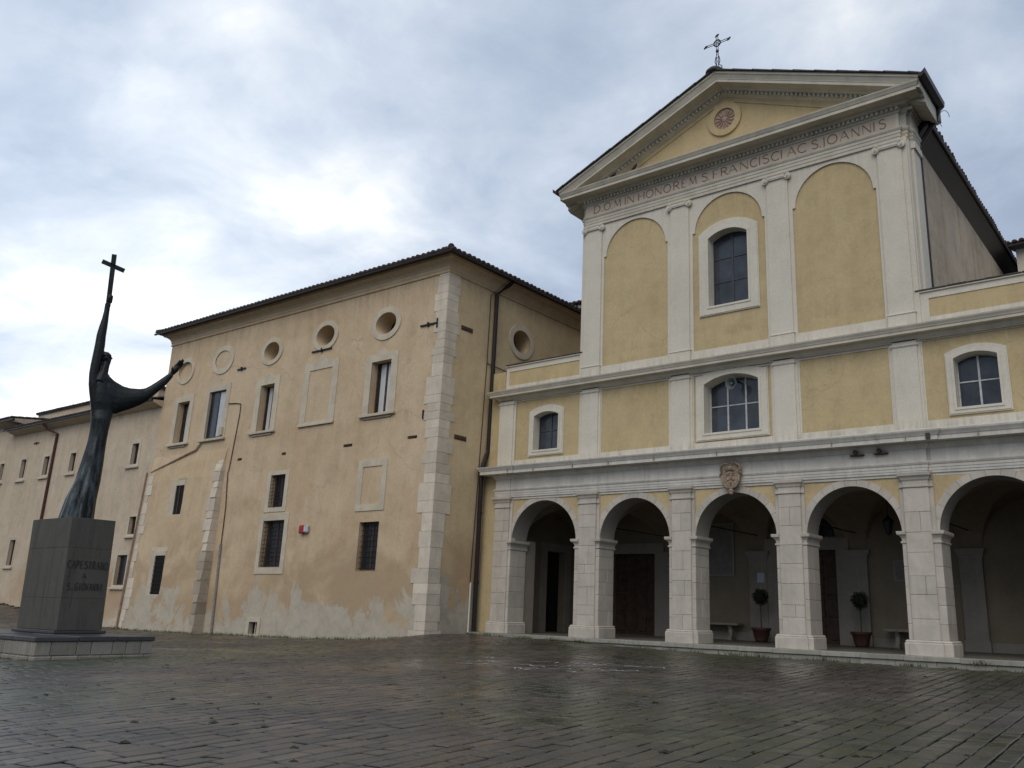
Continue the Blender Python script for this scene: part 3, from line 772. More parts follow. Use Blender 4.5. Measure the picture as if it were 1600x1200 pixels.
# side return of the facade screen
for sg in (-1, 1):
    a, b_ = sorted((sg * 6.10, sg * 6.26)); chp('corner_strip', MB().box(a, b_, .14, .4, 8.35, 14.62), M_white)
    a, b_ = sorted((sg * 6.0, sg * 6.34)); chp('side_pilaster', MB().box(a, b_, .42, 1.16, 8.35, 14.62), M_white)
    a, b_ = sorted((sg * 6.0, sg * 6.40)); chp('side_capital', MB().box(a, b_, .38, 1.2, 14.40, 14.62), M_white)
# --- third entablature
path3 = [(-6.34, 1.2), (-6.34, .40), (-6.24, .40), (-6.24, .14), (-6.06, .14), (-6.06, 0), (6.06, 0), (6.06, .14), (6.24, .14), (6.24, .40), (6.34, .40), (6.34, 1.2)]
prof = [(-.1, 14.60), (0, 14.60), (0, 14.715), (.015, 14.717), (.015, 14.83), (.03, 14.832), (.03, 14.93), (.045, 14.935), (.075, 14.99), (.08, 15.03), (.0, 15.06), (0, 15.53), (.03, 15.535), (.045, 15.56), (.05, 15.585), (.07, 15.59), (.07, 15.73), (-.1, 15.73)]
chp('upper_entablature', MB().sweep(path3, prof), M_corn3)
fr = chp('inscription_panel', MB().box(-5.98, 5.95, -.006, .01, 15.075, 15.52), M_frieze)
LT = [('D', -5.69, -5.39), ('.', -5.29, -5.28), ('O', -5.2, -4.92), ('.', -4.85, -4.83), ('M', -4.75, -4.42), ('I', -4.26, -4.2), ('N', -4.15, -3.82), ('H', -3.66, -3.36), ('O', -3.29, -2.99), ('N', -2.92, -2.61), ('O', -2.53, -2.24), ('R', -2.13, -1.86), ('E', -1.78, -1.58), ('M', -1.47, -1.15), ('S', -0.96, -0.7), ('.', -0.66, -0.65), ('F', -0.51, -0.29), ('R', -0.19, 0.09), ('A', 0.11, 0.46), ('N', 0.55, 0.89), ('C', 0.96, 1.23), ('I', 1.29, 1.32), ('S', 1.41, 1.67), ('C', 1.74, 2.05), ('I', 2.1, 2.13), ('A', 2.32, 2.63), ('C', 2.7, 3.02), ('S', 3.18, 3.42), ('.', 3.48, 3.49), ('J', 3.56, 3.65), ('O', 3.74, 4.06), ('A', 4.15, 4.45), ('N', 4.53, 4.82), ('N', 4.89, 5.2), ('I', 5.27, 5.29), ('S', 5.43, 5.67)]
for ch, a, b_ in LT:
    mb = MB(); glyph(mb, ch, a, b_, 15.13, 15.45, .038, lambda u, v, d: (u, d, v), -.012, -.004); mb.build('letter', M_letter, fr)
# dentils (horizontal)
def dentil(xa, z, z2, nm, par, fx=None): pass
D0 = church
xx = -6.08; cnt = 0
while xx < 6.1:
    stone(church, xx, xx + .085, -.15, .0, 15.60, 15.70, M_corn3, 'dentil', c=.004); xx += .155; cnt += 1
mb = MB(); yy = .1
while yy < 1.15: mb.box(6.3, 6.48, yy, yy + .085, 15.60, 15.70); yy += .155
chp('side_dentils', mb, M_corn3, kind='stuff')
prof = [(-.1, 15.705), (.17, 15.705), (.19, 15.74), (.24, 15.78), (.25, 15.80), (.60, 15.80), (.61, 15.79), (.61, 15.90), (.63, 15.905), (.66, 15.96), (.70, 16.02), (.705, 16.05), (-.1, 16.09)]
chp('corona', MB().sweep([(-6.2, 1.6), (-6.2, 0), (6.2, 0), (6.2, 1.6)], prof), M_corn3)
# --- pediment
SL = .403
def zr(x, z0): return z0 - SL * abs(x)
tri = [(-5.9, 16.05), (5.9, 16.05), (0, 18.45)]
ro_c = (-.04, 17.45)
inner = [(-3.75, 16.62), (3.62, 16.62), (.34, 18.02), (-.44, 18.02)]
chp('tympanum', MB().xz([(-6.4, 15.9), (6.4, 15.9), (0, 18.72)], [inner], .10, .16), M_yel)
chp('tympanum_field', MB().xz([(-6.4, 15.9), (6.4, 15.9), (0, 18.72)], [], .135, .5), M_yel)
ring = chp('rosette', MB().xz(ell(*ro_c, .66, .66, 36), [ell(*ro_c, .42, .42, 36)], .06, .14), M_yel)
MB().xz(ell(*ro_c, .42, .42, 36), [], .12, .134).build('rosette_field', M_rose, ring)
for k in range(14):
    a = 2 * math.pi * k / 14
    pts = [(ro_c[0] + rr_ * math.cos(a + tw), .105, ro_c[1] + rr_ * math.sin(a + tw)) for rr_, tw in ((.13, 0), (.22, .10), (.31, .05), (.385, .16))]
    MB().tube(pts, [.022, .03, .026, .012], 6).build('sun_ray', M_rose, ring)
MB().ellipsoid((ro_c[0], .11, ro_c[1]), (.12, .05, .12)).build('rosette_boss', M_rose, ring)
# raking cornice: profile (y, z offset) swept along both slopes
def rake(mb, prof, xs_, ztop):
    n = len(mb.v); m = len(prof)
    for x_ in xs_:
        for (y, dz) in prof: mb.v.append((x_, y, ztop - SL * abs(x_) + dz))
    for i in range(len(xs_) - 1):
        for j in range(m): k = (j + 1) % m; mb.f.append((n + i * m + j, n + i * m + k, n + (i + 1) * m + k, n + (i + 1) * m + j))
    mb.f.append(tuple(n + j for j in reversed(range(m)))); mb.f.append(tuple(n + (len(xs_) - 1) * m + j for j in range(m)))
    return mb
ZT = 18.98
pr_r = [(1.5, 0), (-.72, 0), (-.72, -.09), (-.69, -.10), (-.66, -.16), (-.62, -.24), (-.615, -.27), (-.60, -.275), (-.60, -.38), (-.24, -.385), (-.20, -.43), (-.17, -.46), (-.05, -.47), (-.05, -.60), (.02, -.62), (.10, -.66), (1.5, -.66)]
chp('raking_cornice', rake(MB(), pr_r, [-6.92, -3, 0, 3, 6.92], ZT), M_corn3)
xx = .1
while xx < 5.6:
    for sg in (-1, 1):
        x0_ = sg * xx; a, b_ = sorted((x0_, x0_ + sg * .085)); zc = zr((a + b_) / 2, ZT) - .53
        o = stone(church, a, b_, -.13, -.0, zc - .055, zc + .055, M_corn3, 'dentil', c=.004)
    xx += .155
# roof tiles on the pediment edge and gutters
xx = 0.0
while xx < 6.9:
    for sg in (-1, 1):
        x0_ = sg * xx; x1_ = sg * min(xx + .78, 7.0); mb = MB()
        za, zb_ = ZT - SL * xx + .012, ZT - SL * min(xx + .78, 7.0) + .012
        q = [(x0_, za), (x1_, zb_), (x1_, zb_ + .035), (x0_, za + .06)]
        if sg < 0: q = q[::-1]
        chp('edge_tile', mb.xz(q, [], -.80, 1.5), M_lead2)
    xx += .74
for sg in (-1, 1):
    g = [(sg * 6.95, 16.17), (sg * 7.06, 16.20), (sg * 7.16, 16.30), (sg * 7.14, 16.14), (sg * 7.02, 16.04), (sg * 6.93, 16.06)]
    if sg > 0: g = g[::-1]
    chp('gutter', MB().xz(g, [], -.80, 1.55), M_pipe)
    # eaves boards under the side of the pediment roof
    a, b_ = sorted((sg * 6.2, sg * 7.0)); chp('eaves_board', MB().box(a, b_, 1.3, 1.55, 15.6, 16.05), M_pipe)
chp('downpipe', MB().tube([(7.0, 1.4, 16.05), (6.9, 1.4, 15.75), (6.5, 1.35, 15.2), (6.30, 1.3, 14.9), (6.30, 1.3, 9.6)], .075, 10), M_pipe)
chp('overflow_ring', MB().tube([(7.16 + .17 * math.cos(a / 12 * 2 * math.pi), 1.2, 15.55 + .28 * math.sin(a / 12 * 2 * math.pi)) for a in range(9)], .012, 5), M_pipe2)
# --- nave behind
chp('nave_wall', MB().box(-6.2, 6.2, 1.2, 26, 8.3, 15.05), M_rear)
chp('rough_wall_patch', MB().box(6.195, 6.235, 6.7, 26, 9.0, 15.0), M_rear)
for sg in (-1, 1):
    mb = MB(); n_ = 64
    XE, zE = 6.62, 15.70; zR = zE + XE * .34
    mb.add([(sg * XE, 1.2, zE), (0, 1.2, zR), (0, 26, zR), (sg * XE, 26, zE), (sg * XE, 1.2, zE - .12), (sg * 6.1, 1.2, zE - .74), (sg * 6.1, 26, zE - .74), (sg * XE, 26, zE - .12)],
           [(0, 1, 2, 3) if sg > 0 else (3, 2, 1, 0), (0, 3, 7, 4), (4, 7, 6, 5), (0, 4, 5, 1), (3, 2, 6, 7)])
    chp('nave_roof', mb, M_pipe)
    mb = MB(); tiles(mb, (sg * (XE + .03), 1.2, zE + .02), (sg * (XE + .03), 26, zE + .02), (-sg, 0, .34), 4); chp('eaves_tiles', mb, M_tile, kind='stuff')
    chp('nave_gutter', MB().tube([(sg * (XE + .06), 1.2, zE - .07), (sg * (XE + .06), 25.9, zE - .07)], .06, 8), M_pipe)
chp('nave_front_gable', MB().xz([(-6.2, 15), (6.2, 15), (0, 17.3)], [], 1.2, 1.5), M_rear)
chp('patch', MB().yz([(9.0, 9.0), (9.9, 9.0), (10.0, 9.9), (9.3, 10.4), (9.1, 10.0)], [], 6.25, 6.2), M_mortar)

# --- portico interior
dm = rect(-1.13, 1.13, ZB + .004, 2.49); d2 = rect(-8.53, -6.43, ZB + .004, 2.42)
lun = [(1.12 * math.cos(math.pi * i / 16), 2.96 + .85 * math.sin(math.pi * i / 16)) for i in range(17)]
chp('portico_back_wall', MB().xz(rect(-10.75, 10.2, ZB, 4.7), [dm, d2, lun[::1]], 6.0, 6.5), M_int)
for (a, b_) in ((-10.7, -8.95), (-6.0, -1.7), (1.7, 10.1)): chp('dado', MB().xz(rect(a, b_, ZB, -.5), [], 5.97, 6.0), M_intw)
for (a, b_, zt, aw, nm) in ((-1.13, 1.13, 2.49, .48, 'main'), (-8.53, -6.43, 2.42, .42, 'side')):
    fr_ = chp('door_frame', MB().xz([(a - aw, ZB), (a, ZB), (a, zt), (b_, zt), (b_, ZB), (b_ + aw, ZB), (b_ + aw, zt + .42), (a - aw, zt + .42)], [], 5.90, 6.02), M_intw)
    for sgn in (0, 1):
        mid = (a + b_) / 2; x0_, x1_ = (a, mid - .005) if sgn == 0 else (mid + .005, b_)
        dl = MB().box(x0_, x1_, 6.28, 6.34, ZB, zt).build('door_leaf', M_door, fr_)
        for kz in range(4):
            for kx in range(2):
                ww = (x1_ - x0_) / 2
                MB().cbox(x0_ + kx * ww + .08, x0_ + (kx + 1) * ww - .06, 6.24, 6.29, ZB + .15 + kz * .78, ZB + .80 + kz * .78, .03).build('door_panel', M_door, fr_)
chp('lunette_window', MB().xz(lun, [], 6.2, 6.24), M_glass)
mb = MB()
for k in range(1, 6): a = math.pi * k / 6; mb.box(1.1 * math.cos(a) - .012, 1.1 * math.cos(a) + .012, 6.15, 6.19, 2.96, 2.96 + .84 * math.sin(a))
mb.box(-1.1, 1.1, 6.15, 6.19, 3.25, 3.28); chp('lunette_bars', mb, M_iron)
dl = rect(3.85, 5.15, ZB, 2.42)
dl = [(3.78, ZB + .004), (5.07, ZB + .004), (5.07, 2.42), (3.78, 2.42)]
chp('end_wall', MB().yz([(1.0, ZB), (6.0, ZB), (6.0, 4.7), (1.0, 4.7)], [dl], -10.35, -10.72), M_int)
chp('end_door_frame', MB().yz([(3.40, ZB + .002), (3.78, ZB + .002), (3.78, 2.42), (5.07, 2.42), (5.07, ZB + .002), (5.45, ZB + .002), (5.45, 2.75), (3.40, 2.75)], [], -10.30, -10.36), M_intw)
chp('end_door', MB().box(-10.74, -10.68, 3.78, 5.07, ZB, 2.42), M_dark)
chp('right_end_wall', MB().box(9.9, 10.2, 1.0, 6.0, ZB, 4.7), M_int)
# transverse strip by the first bay
chp('wall_arch_pier', MB().box(-10.7, -9.28, 1.0, 1.65, ZB, 2.6), M_intw)
for c in CX[1:5]:
    chp('back_pilaster', MB().box(c - .36, c + .36, 5.88, 6.0, ZB, 2.25).box(c - .40, c + .40, 5.84, 6.0, ZB, ZB + .35), M_intw)
    chp('back_capital', MB().sweep([(c - .36, 6.0), (c - .36, 5.88), (c + .36, 5.88), (c + .36, 6.0)], [(-.05, 2.14), (.02, 2.15), (.02, 2.22), (.04, 2.25), (.10, 2.38), (.11, 2.46), (-.05, 2.47)]), M_intw)
    chp('tie_rod', MB().tube([(c + .03, .9, 3.05), (c + .03, 6.05, 3.05)], .022, 6), M_iron)
# groin vaults as a height field
def vz(x, y):
    yy = (y - 3.5) / 2.5; zb = 2.48 + 1.62 * math.sqrt(max(0, 1 - yy * yy))
    zt = 0
    for (c, r_) in BAY:
        u = (x - c) / (r_ + .14)
        if abs(u) < 1: zt = 2.48 + (1.62) * math.sqrt(1 - u * u)
    return max(zb, zt)
mb = MB(); nxv, nyv = 420, 60
xsv = [-10.6 + 20.5 * i / nxv for i in range(nxv + 1)]; ysv = [1.0 + 5.0 * j / nyv for j in range(nyv + 1)]
for y in ysv:
    for x_ in xsv: mb.v.append((x_, y, vz(x_, y)))
for j in range(nyv):
    for i in range(nxv): a = j * (nxv + 1) + i; mb.f.append((a, a + nxv + 1, a + nxv + 2, a + 1))
chp('portico_vault', mb, M_int, smooth=False)
chp('wall_socket', MB().box(-1.89 + .05, -1.89 + .11, 5.83, 5.88, .6, .72), M_paper)
church_bits = None

# ================================================================== free-standing things at the church
# tablets and notice
o = thing('stone_tablet', 'large grey inscribed tablet on the back wall behind the middle arch', 'tablet', (-3.5, 5.95, 1.63))
MB().xz(rect(-4.05, -2.97, 1.62, 3.48), [], 5.95, 5.995).build('slab', M_tablet, o)
MB().xz(rect(-4.13, -2.89, 1.54, 3.56), [rect(-4.05, -2.97, 1.62, 3.48)], 5.93, 5.995).build('slab_frame', M_intw, o)
o = thing('small_tablet', 'small grey plaque on the back wall to the right of the second potted tree', 'tablet', (3.6, 5.95, 1.45))
MB().xz(rect(3.2, 4.1, 1.45, 2.05), [], 5.95, 5.995).build('slab', M_tablet, o)
MB().xz(rect(3.14, 4.16, 1.39, 2.11), [rect(3.2, 4.1, 1.45, 2.05)], 5.94, 5.995).build('slab_frame', M_intw, o)
tag(MB().box(-1.92, -1.63, 5.866, 5.878, 1.31, 1.66).build('paper_notice', M_paper), 'pale paper notice pinned to the back pilaster above the first potted tree', 'notice')
# potted trees
def potted(xc, yc, zc, label, zball):
    t0 = thing('potted_tree', label, 'potted tree', (xc, yc, ZB - .0073 * xc), 'clipped ball trees in the portico')
    zf = ZB
    MB().lathe((xc, yc, zf), [(.20, 0), (.24, .1), (.31, .40), (.355, .42), (.36, .49), (.32, .49), (.30, .42)], 20).build('pot', M_terra, t0, smooth=True)
    MB().lathe((xc, yc, zf), [(.02, .40), (.30, .425), (.28, .44), (.02, .45)], 14).build('soil', M_ground, t0)
    MB().tube([(xc, yc, zf + .4), (xc + .01, yc, zf + .9), (xc - .005, yc, zball)], .018, 6).build('trunk', M_stem, t0)
    mb = MB(); rl = random.Random(int(xc * 10) + 50)
    for i in range(1500):
        d = Vector((rl.gauss(0, 1), rl.gauss(0, 1), rl.gauss(0, 1))).normalized(); rr_ = (.29 + .03 * math.sin(d.x * 7 + d.z * 5)) * rl.uniform(.72, 1.06)
        p = Vector((xc, yc, zball)) + d * rr_
        a = (d + Vector((rl.uniform(-1, 1), rl.uniform(-1, 1), rl.uniform(-1, 1))) * .7).normalized(); u = a.cross(Vector((rl.random(), rl.random(), rl.random()))).normalized(); w = a.cross(u)
        s1, s2 = rl.uniform(.018, .034), rl.uniform(.010, .018)
        mb.add([p - u * s1, p - w * s2, p + u * s1, p + w * s2], [(0, 1, 2, 3)])
    mb.ellipsoid((xc, yc, zball), (.21, .21, .21))
    mb.build('crown', M_leaf, t0)
potted(-1.38, 4.9, 0, 'round clipped tree in a terracotta pot, seen through the middle arch', .76)
potted(2.24, 4.9, 0, 'round clipped tree in a terracotta pot, right of the church door', .70)
# benches
def bench(x0, x1, label):
    b0 = thing('stone_bench', label, 'bench', ((x0 + x1) / 2, 5.55, ZB), 'stone benches against the portico wall')
    MB().cbox(x0, x1, 5.30, 5.86, -.27, -.185, .015).build('seat', M_bench, b0)
    for xl in (x0 + .4, x1 - .4):
        pts = [(5.42, ZB), (5.78, ZB), (5.78, -.68), (5.70, -.60), (5.68, -.42), (5.80, -.27), (5.40, -.27), (5.50, -.42), (5.50, -.60), (5.42, -.68)]
        MB().yz(pts, [], xl - .07, xl + .07).build('leg', M_bench, b0)
bench(-4.6, -2.50, 'grey stone bench under the large tablet behind the middle arch')
bench(2.85, 4.9, 'grey stone bench right of the second potted tree')
# lantern
l0 = thing('hanging_lantern', 'black iron lantern hanging from the vault in the fourth arch', 'lantern', (3.8, 3.5, 2.8))
MB().tube([(3.8, 3.5, 4.08), (3.8, 3.5, 3.36)], .01, 5).build('chain', M_iron, l0)
MB().lathe((3.8, 3.5, 2.78), [(.02, -.04), (.07, 0), (.08, .02)], 6).build('base', M_iron, l0)
MB().lathe((3.8, 3.5, 3.18), [(.20, 0), (.19, .03), (.08, .12), (.04, .20), (.01, .22)], 6).build('hood', M_iron, l0)
mb = MB()
for k in range(6):
    a = 2 * math.pi * k / 6; mb.tube([(3.8 + .08 * math.cos(a), 3.5 + .08 * math.sin(a), 2.79), (3.8 + .18 * math.cos(a), 3.5 + .18 * math.sin(a), 3.18)], .01, 4)
mb.build('cage', M_iron, l0)
MB().lathe((3.8, 3.5, 2.80), [(.07, 0), (.165, .37)], 6).build('glass', M_glass, l0)
# coat of arms
c0 = thing('coat_of_arms', 'weathered brown carved shield over the middle arch', 'coat of arms', (0, .05, 3.85))
sh = [(0, 3.98), (.17, 4.08), (.27, 4.25), (.30, 4.42), (.27, 4.58), (.30, 4.66), (.18, 4.74), (0, 4.72), (-.18, 4.74), (-.30, 4.66), (-.27, 4.58), (-.30, 4.42), (-.27, 4.25), (-.17, 4.08)]
MB().xz(sh, [], -.13, .1).build('shield', M_relief, c0)
mb = MB()
for sg in (-1, 1):
    mb.tube([(sg * .05, -.15, 4.78), (sg * .2, -.16, 4.80), (sg * .33, -.15, 4.72), (sg * .34, -.13, 4.60), (sg * .29, -.13, 4.52)], [.03, .05, .055, .045, .03], 8)
    mb.tube([(sg * .29, -.12, 4.52), (sg * .37, -.11, 4.48), (sg * .385, -.11, 4.42), (sg * .34, -.11, 4.41)], [.035, .04, .035, .02], 8)
    mb.tube([(sg * .30, -.12, 4.42), (sg * .28, -.13, 4.22), (sg * .18, -.14, 4.05), (sg * .07, -.14, 3.98)], [.04, .045, .04, .03], 8)
mb.build('scroll_border', M_relief, c0, smooth=True)
mb = MB()
mb.ellipsoid((0, -.13, 4.64), (.15, .07, .09)).ellipsoid((-.11, -.13, 4.60), (.06, .05, .07)).ellipsoid((.11, -.13, 4.60), (.06, .05, .07))
mb.tube([(0, -.13, 4.54), (0, -.14, 4.10)], .022, 6).tube([(-.16, -.13, 4.42), (.16, -.13, 4.42)], .02, 6)
for (a, z) in ((-.1, 4.28), (.1, 4.28), (-.08, 4.48), (.09, 4.48), (0, 4.2)): mb.ellipsoid((a, -.13, z), (.045, .04, .05))
mb.build('charges', M_relief, c0, smooth=True)
MB().ellipsoid((0, -.08, 3.92), (.10, .10, .08)).ellipsoid((0, -.1, 3.84), (.065, .09, .06)).build('pendant', M_relief, c0, smooth=True)
# loudspeaker
h0 = thing('horn_loudspeaker', 'round grey horn loudspeaker hung in front of the window over the middle arch', 'loudspeaker', (.0, .0, 7.4))
def ylathe(mb, c, prof, seg=20):
    n = len(mb.v)
    for (r_, y) in prof:
        for k in range(seg): a = 2 * math.pi * k / seg; mb.v.append((c[0] + r_ * math.cos(a), c[1] + y, c[2] + r_ * math.sin(a)))
    for i in range(len(prof) - 1):
        for k in range(seg): a = n + i * seg + k; b_ = n + i * seg + (k + 1) % seg; mb.f.append((a, a + seg, b_ + seg, b_))
    return mb
sx = (.06, -.06, 7.47)
ylathe(MB(), sx, [(.055, .30), (.06, .16), (.10, .08), (.19, -.02), (.205, -.03), (.205, -.01), (.18, .005), (.09, .10), (.045, .18), (0.001, .18)]).build('horn', M_horn, h0, smooth=True)
ylathe(MB(), sx, [(.001, -.0), (.04, .0), (.045, .05), (.035, .12)], 12).build('phase_cone', M_horn, h0, smooth=True)
MB().box(.02, .10, .20, .50, 7.62, 7.66).box(.03, .09, .16, .22, 7.45, 7.66).build('bracket', M_iron, h0)
# two old spotlights under the lower cornice
for i, (xs_, lab) in enumerate(((4.09, 'left of the two small rusty fittings under the lower cornice'), (4.79, 'right of the two small rusty fittings under the lower cornice'))):
    s0 = thing('cornice_spotlight', lab, 'spotlight', (xs_, -.05, 4.8), 'rusty fittings under the cornice')
    MB().box(xs_ - .20, xs_ + .20, -.10, .02, 4.755, 4.79).build('bracket', M_rust, s0)
    ylathe(MB(), (xs_ - .02, -.12, 4.85), [(.02, .1), (.06, .06), (.07, -.03), (.001, -.02)], 10).build('lamp_head', M_rust, s0)
# iron cross on the gable
k0 = thing('gable_cross', 'ornate openwork iron cross on the peak of the pediment', 'cross', (-.08, -.3, 19.0))
ZC = 20.42
mb = MB()
MB().lathe((-.08, -.52, 18.98), [(.36, 0), (.34, .10), (.24, .20), (.10, .27)], 14).build('base', M_lead2, k0, smooth=True)
for dx in (-.035, .035):
    mb.tube([(-.08 + dx, -.3, 19.25), (-.08 + dx, -.3, 20.66)], .014, 5)
    mb.tube([(-.50, -.3, ZC + dx), (.34, -.3, ZC + dx)], .014, 5)
mb.build('bars', M_iron, k0)
mb = MB()
mb.tube([(-.08 + .13 * math.cos(a), -.3, ZC + .13 * math.sin(a)) for a in [2 * math.pi * i / 16 for i in range(17)]], .026, 6)
mb.build('ring', M_iron, k0)
for (cx2, cz2) in ((-.08, 20.74), (-.55, ZC), (.39, ZC)):
    MB().ellipsoid((cx2, -.3, cz2), (.055, .03, .055), 8, 6).ellipsoid((cx2 - .05, -.3, cz2 - .03), (.035, .025, .035), 8, 5).ellipsoid((cx2 + .05, -.3, cz2 + .03), (.035, .025, .035), 8, 5).build('trefoil_end', M_iron, k0)
MB().ellipsoid((-.08, -.3, 20.08), (.065, .05, .065), 8, 6).build('knop', M_iron, k0)
mb = MB()
for sg in (-1, 1):
    mb.tube([(-.08 + sg * .06, -.3, 19.85), (-.08 + sg * .10, -.3, 19.65), (-.08 + sg * .05, -.3, 19.5), (-.08 + sg * .17, -.3, 19.4), (-.08 + sg * .19, -.3, 19.22)], .018, 5)
    for zz_ in (19.6, 19.75, 19.9): mb.tube([(-.08 - .05, -.3, zz_), (-.08 + .05, -.3, zz_ + .08)], .01, 4)
mb.build('scrolls', M_iron, k0)
# pigeons
for (xb, lab) in ((-3.43, 'dark pigeon standing upright on the pediment cornice, the right one of two'), (-4.37, 'dark pigeon crouching on the pediment cornice, the left one of two')):
    up = xb > -4; zb_ = 16.10 + .012 * 0
    p0 = thing('pigeon', lab, 'bird', (xb, -.62, zb_), 'pigeons on the pediment cornice')
    mb = MB(); h = .10 if up else .06
    mb.tube([(xb - .15, -.62, zb_ + .05), (xb - .08, -.62, zb_ + .07), (xb, -.62, zb_ + h + .02), (xb + .06, -.62, zb_ + h + .07), (xb + .08, -.62, zb_ + h + .12), (xb + .10, -.62, zb_ + h + .125)], [.012, .04, .065, .05, .03, .01], 8)
    mb.build('body', M_bird, p0, smooth=True)
    MB().tube([(xb, -.60, zb_ + .07), (xb, -.60, zb_ - .02)], .008, 4).tube([(xb + .02, -.64, zb_ + .07), (xb + .02, -.64, zb_ - .02)], .008, 4).build('legs', M_rust, p0)
WARP[0] = None

# ================================================================== CONVENT BLOCK (left)
YF = -2.60; XR = -10.75; XL = -30.45; TOPW = 13.1
conv = thing('convent_block', 'tall ochre plastered convent building with oval windows left of the church', 'building', (-20.6, YF, -1.3))
def cv(name, mb, mat, parent=conv, **kw): return mb.build(name, mat, parent, **kw)
def st(z): return .50 - .043 * (z + 1.3) if z <= 5.7 else max(0.0, .199 * (7.0 - z) / 1.3)     # batter of the old scarp
OC = [(-28.77, 11.27, .78, .68, .59, .47, 'blind'), (-25.57, 11.39, .87, .71, .62, .46, 'flush'), (-21.73, 11.23, .81, .64, .56, .445, 'open'), (-17.97, 11.38, .845, .68, .60, .46, 'open'), (-14.14, 11.28, .87, .71, .61, .465, 'open')]
WU = [(-29.3, -27.65, 7.52, 9.92, -28.98, -27.95, 7.58, 9.64, .33, .20), (-26.5, -24.62, 7.50, 10.14, -26.3, -24.93, 7.55, 9.85, .40, .22), (-22.56, -20.86, 7.48, 10.01, -22.2, -21.2, 7.52, 9.66, .18, .42), (-19.15, -16.88, 7.50, 10.24, -18.77, -17.27, 7.60, 9.88, .26, .45), (-15.12, -13.24, 7.48, 10.01, -14.78, -13.62, 7.52, 9.69, .26, .42)]
holes = [ell(c, z, a2, b2) for (c, z, a, b_, a2, b2, k) in OC if k != 'flush']
for i, w in enumerate(WU):
    if i != 3: holes.append(rect(w[4], w[5], w[6], w[7]))
GR = [(-20.85, -19.4, 3.86, 5.62, -20.64, -19.64, 4.05, 5.45), (-21.05, -19.1, 1.29, 3.78, -20.8, -19.36, 1.56, 3.5), (-14.66, -13.56, 1.385, 3.22, -14.66, -13.56, 1.385, 3.22)]
for g in GR: holes.append(rect(*g[4:8]))
hatch = rect(-20.95, -20.38, -1.13, -.65); holes.append(hatch)
pock = [(-23.35, -23.02), (-20.14, -19.84), (-16.1, -15.55), (-12.38, -11.86)]
for (a, b_) in pock: holes.append(rect(a, b_, 6.29, 6.41))
winE = rect(-28.1, -26.95, 4.0, 5.65); winF = rect(-28.65, -27.45, .35, 2.34)
holes += [winE, winF]
cv('front_wall', MB().xz(rect(XL, XR, -1.8, TOPW), holes, YF, YF + .45), M_ann)
oyc, oz = 1.98, 11.15
side_h = [ell(oyc, oz, .57, .50)]
cv('side_wall', MB().yz([(YF + .001, -1.8), (9.5, -1.8), (9.5, TOPW), (YF + .001, TOPW)], side_h, XR, XR - .45), M_side)
cv('core', MB().box(XL + .1, XR - .9, YF + .9, 9.5, -1.5, 13.6), M_dark)
cv('left_wall', MB().box(XL, XL + .3, YF + .45, 9.5, 3, TOPW), M_ann)
# scarp
def sf(u, v): return (u, YF - st(v), v)
def sb(u, v): return (u, YF + .0, v)
mb = MB(); mb.plate([(XL + .05, -1.8), (-24.25, -1.8), (-24.25, 5.7), (XL + .05, 5.7)], [winE, winF], sf, lambda u, v: (u, YF + .05, v)); cv('battered_buttress_wall', mb, M_ann)
mb = MB(); mb.add([(XL + .05, YF - .199, 5.7), (-24.25, YF - .199, 5.7), (-24.25, YF, 7.0), (XL + .05, YF, 7.0), (-24.25, YF, 5.7), (XL + .05, YF, 5.7)], [(0, 1, 2, 3), (1, 4, 2), (0, 3, 5)]); cv('buttress_top', mb, M_ann)
# quoins on the scarp corners: dressed stones following the batter
rq = random.Random(21)
for xc_, sgn, zt in ((-24.25, -1, 6.4), (XL + .05, 1, 6.1)):
    z = -1.6
    while z < zt:
        h = rq.uniform(.30, .62); w = rq.uniform(.28, .62); z1_ = min(z + h, zt)
        d0_, d1_ = st(z) + .03, st(z1_) + .03
        x0_, x1_ = (xc_ - w, xc_ + .02) if sgn < 0 else (xc_ - .02, xc_ + w)
        if sgn < 0: d0_ += rq.uniform(-.02, .04)
        if rq.random() < .16 and sgn < 0: d0_ += .10; d1_ += .08; x1_ += .08; z1_ = min(z + .28, zt)
        g_ = .006; mb = MB()
        mb.add([(x0_, YF - d0_, z + g_), (x1_, YF - d0_, z + g_), (x1_, YF + .02, z + g_), (x0_, YF + .02, z + g_), (x0_, YF - d1_, z1_ - g_), (x1_, YF - d1_, z1_ - g_), (x1_, YF + .02, z1_ - g_), (x0_, YF + .02, z1_ - g_)],
               [(0, 3, 2, 1), (4, 5, 6, 7), (0, 1, 5, 4), (1, 2, 6, 5), (2, 3, 7, 6), (3, 0, 4, 7)])
        cv('quoin_stone', mb, M_rough if z < 1.9 and sgn < 0 else M_quoin)
        z = z1_
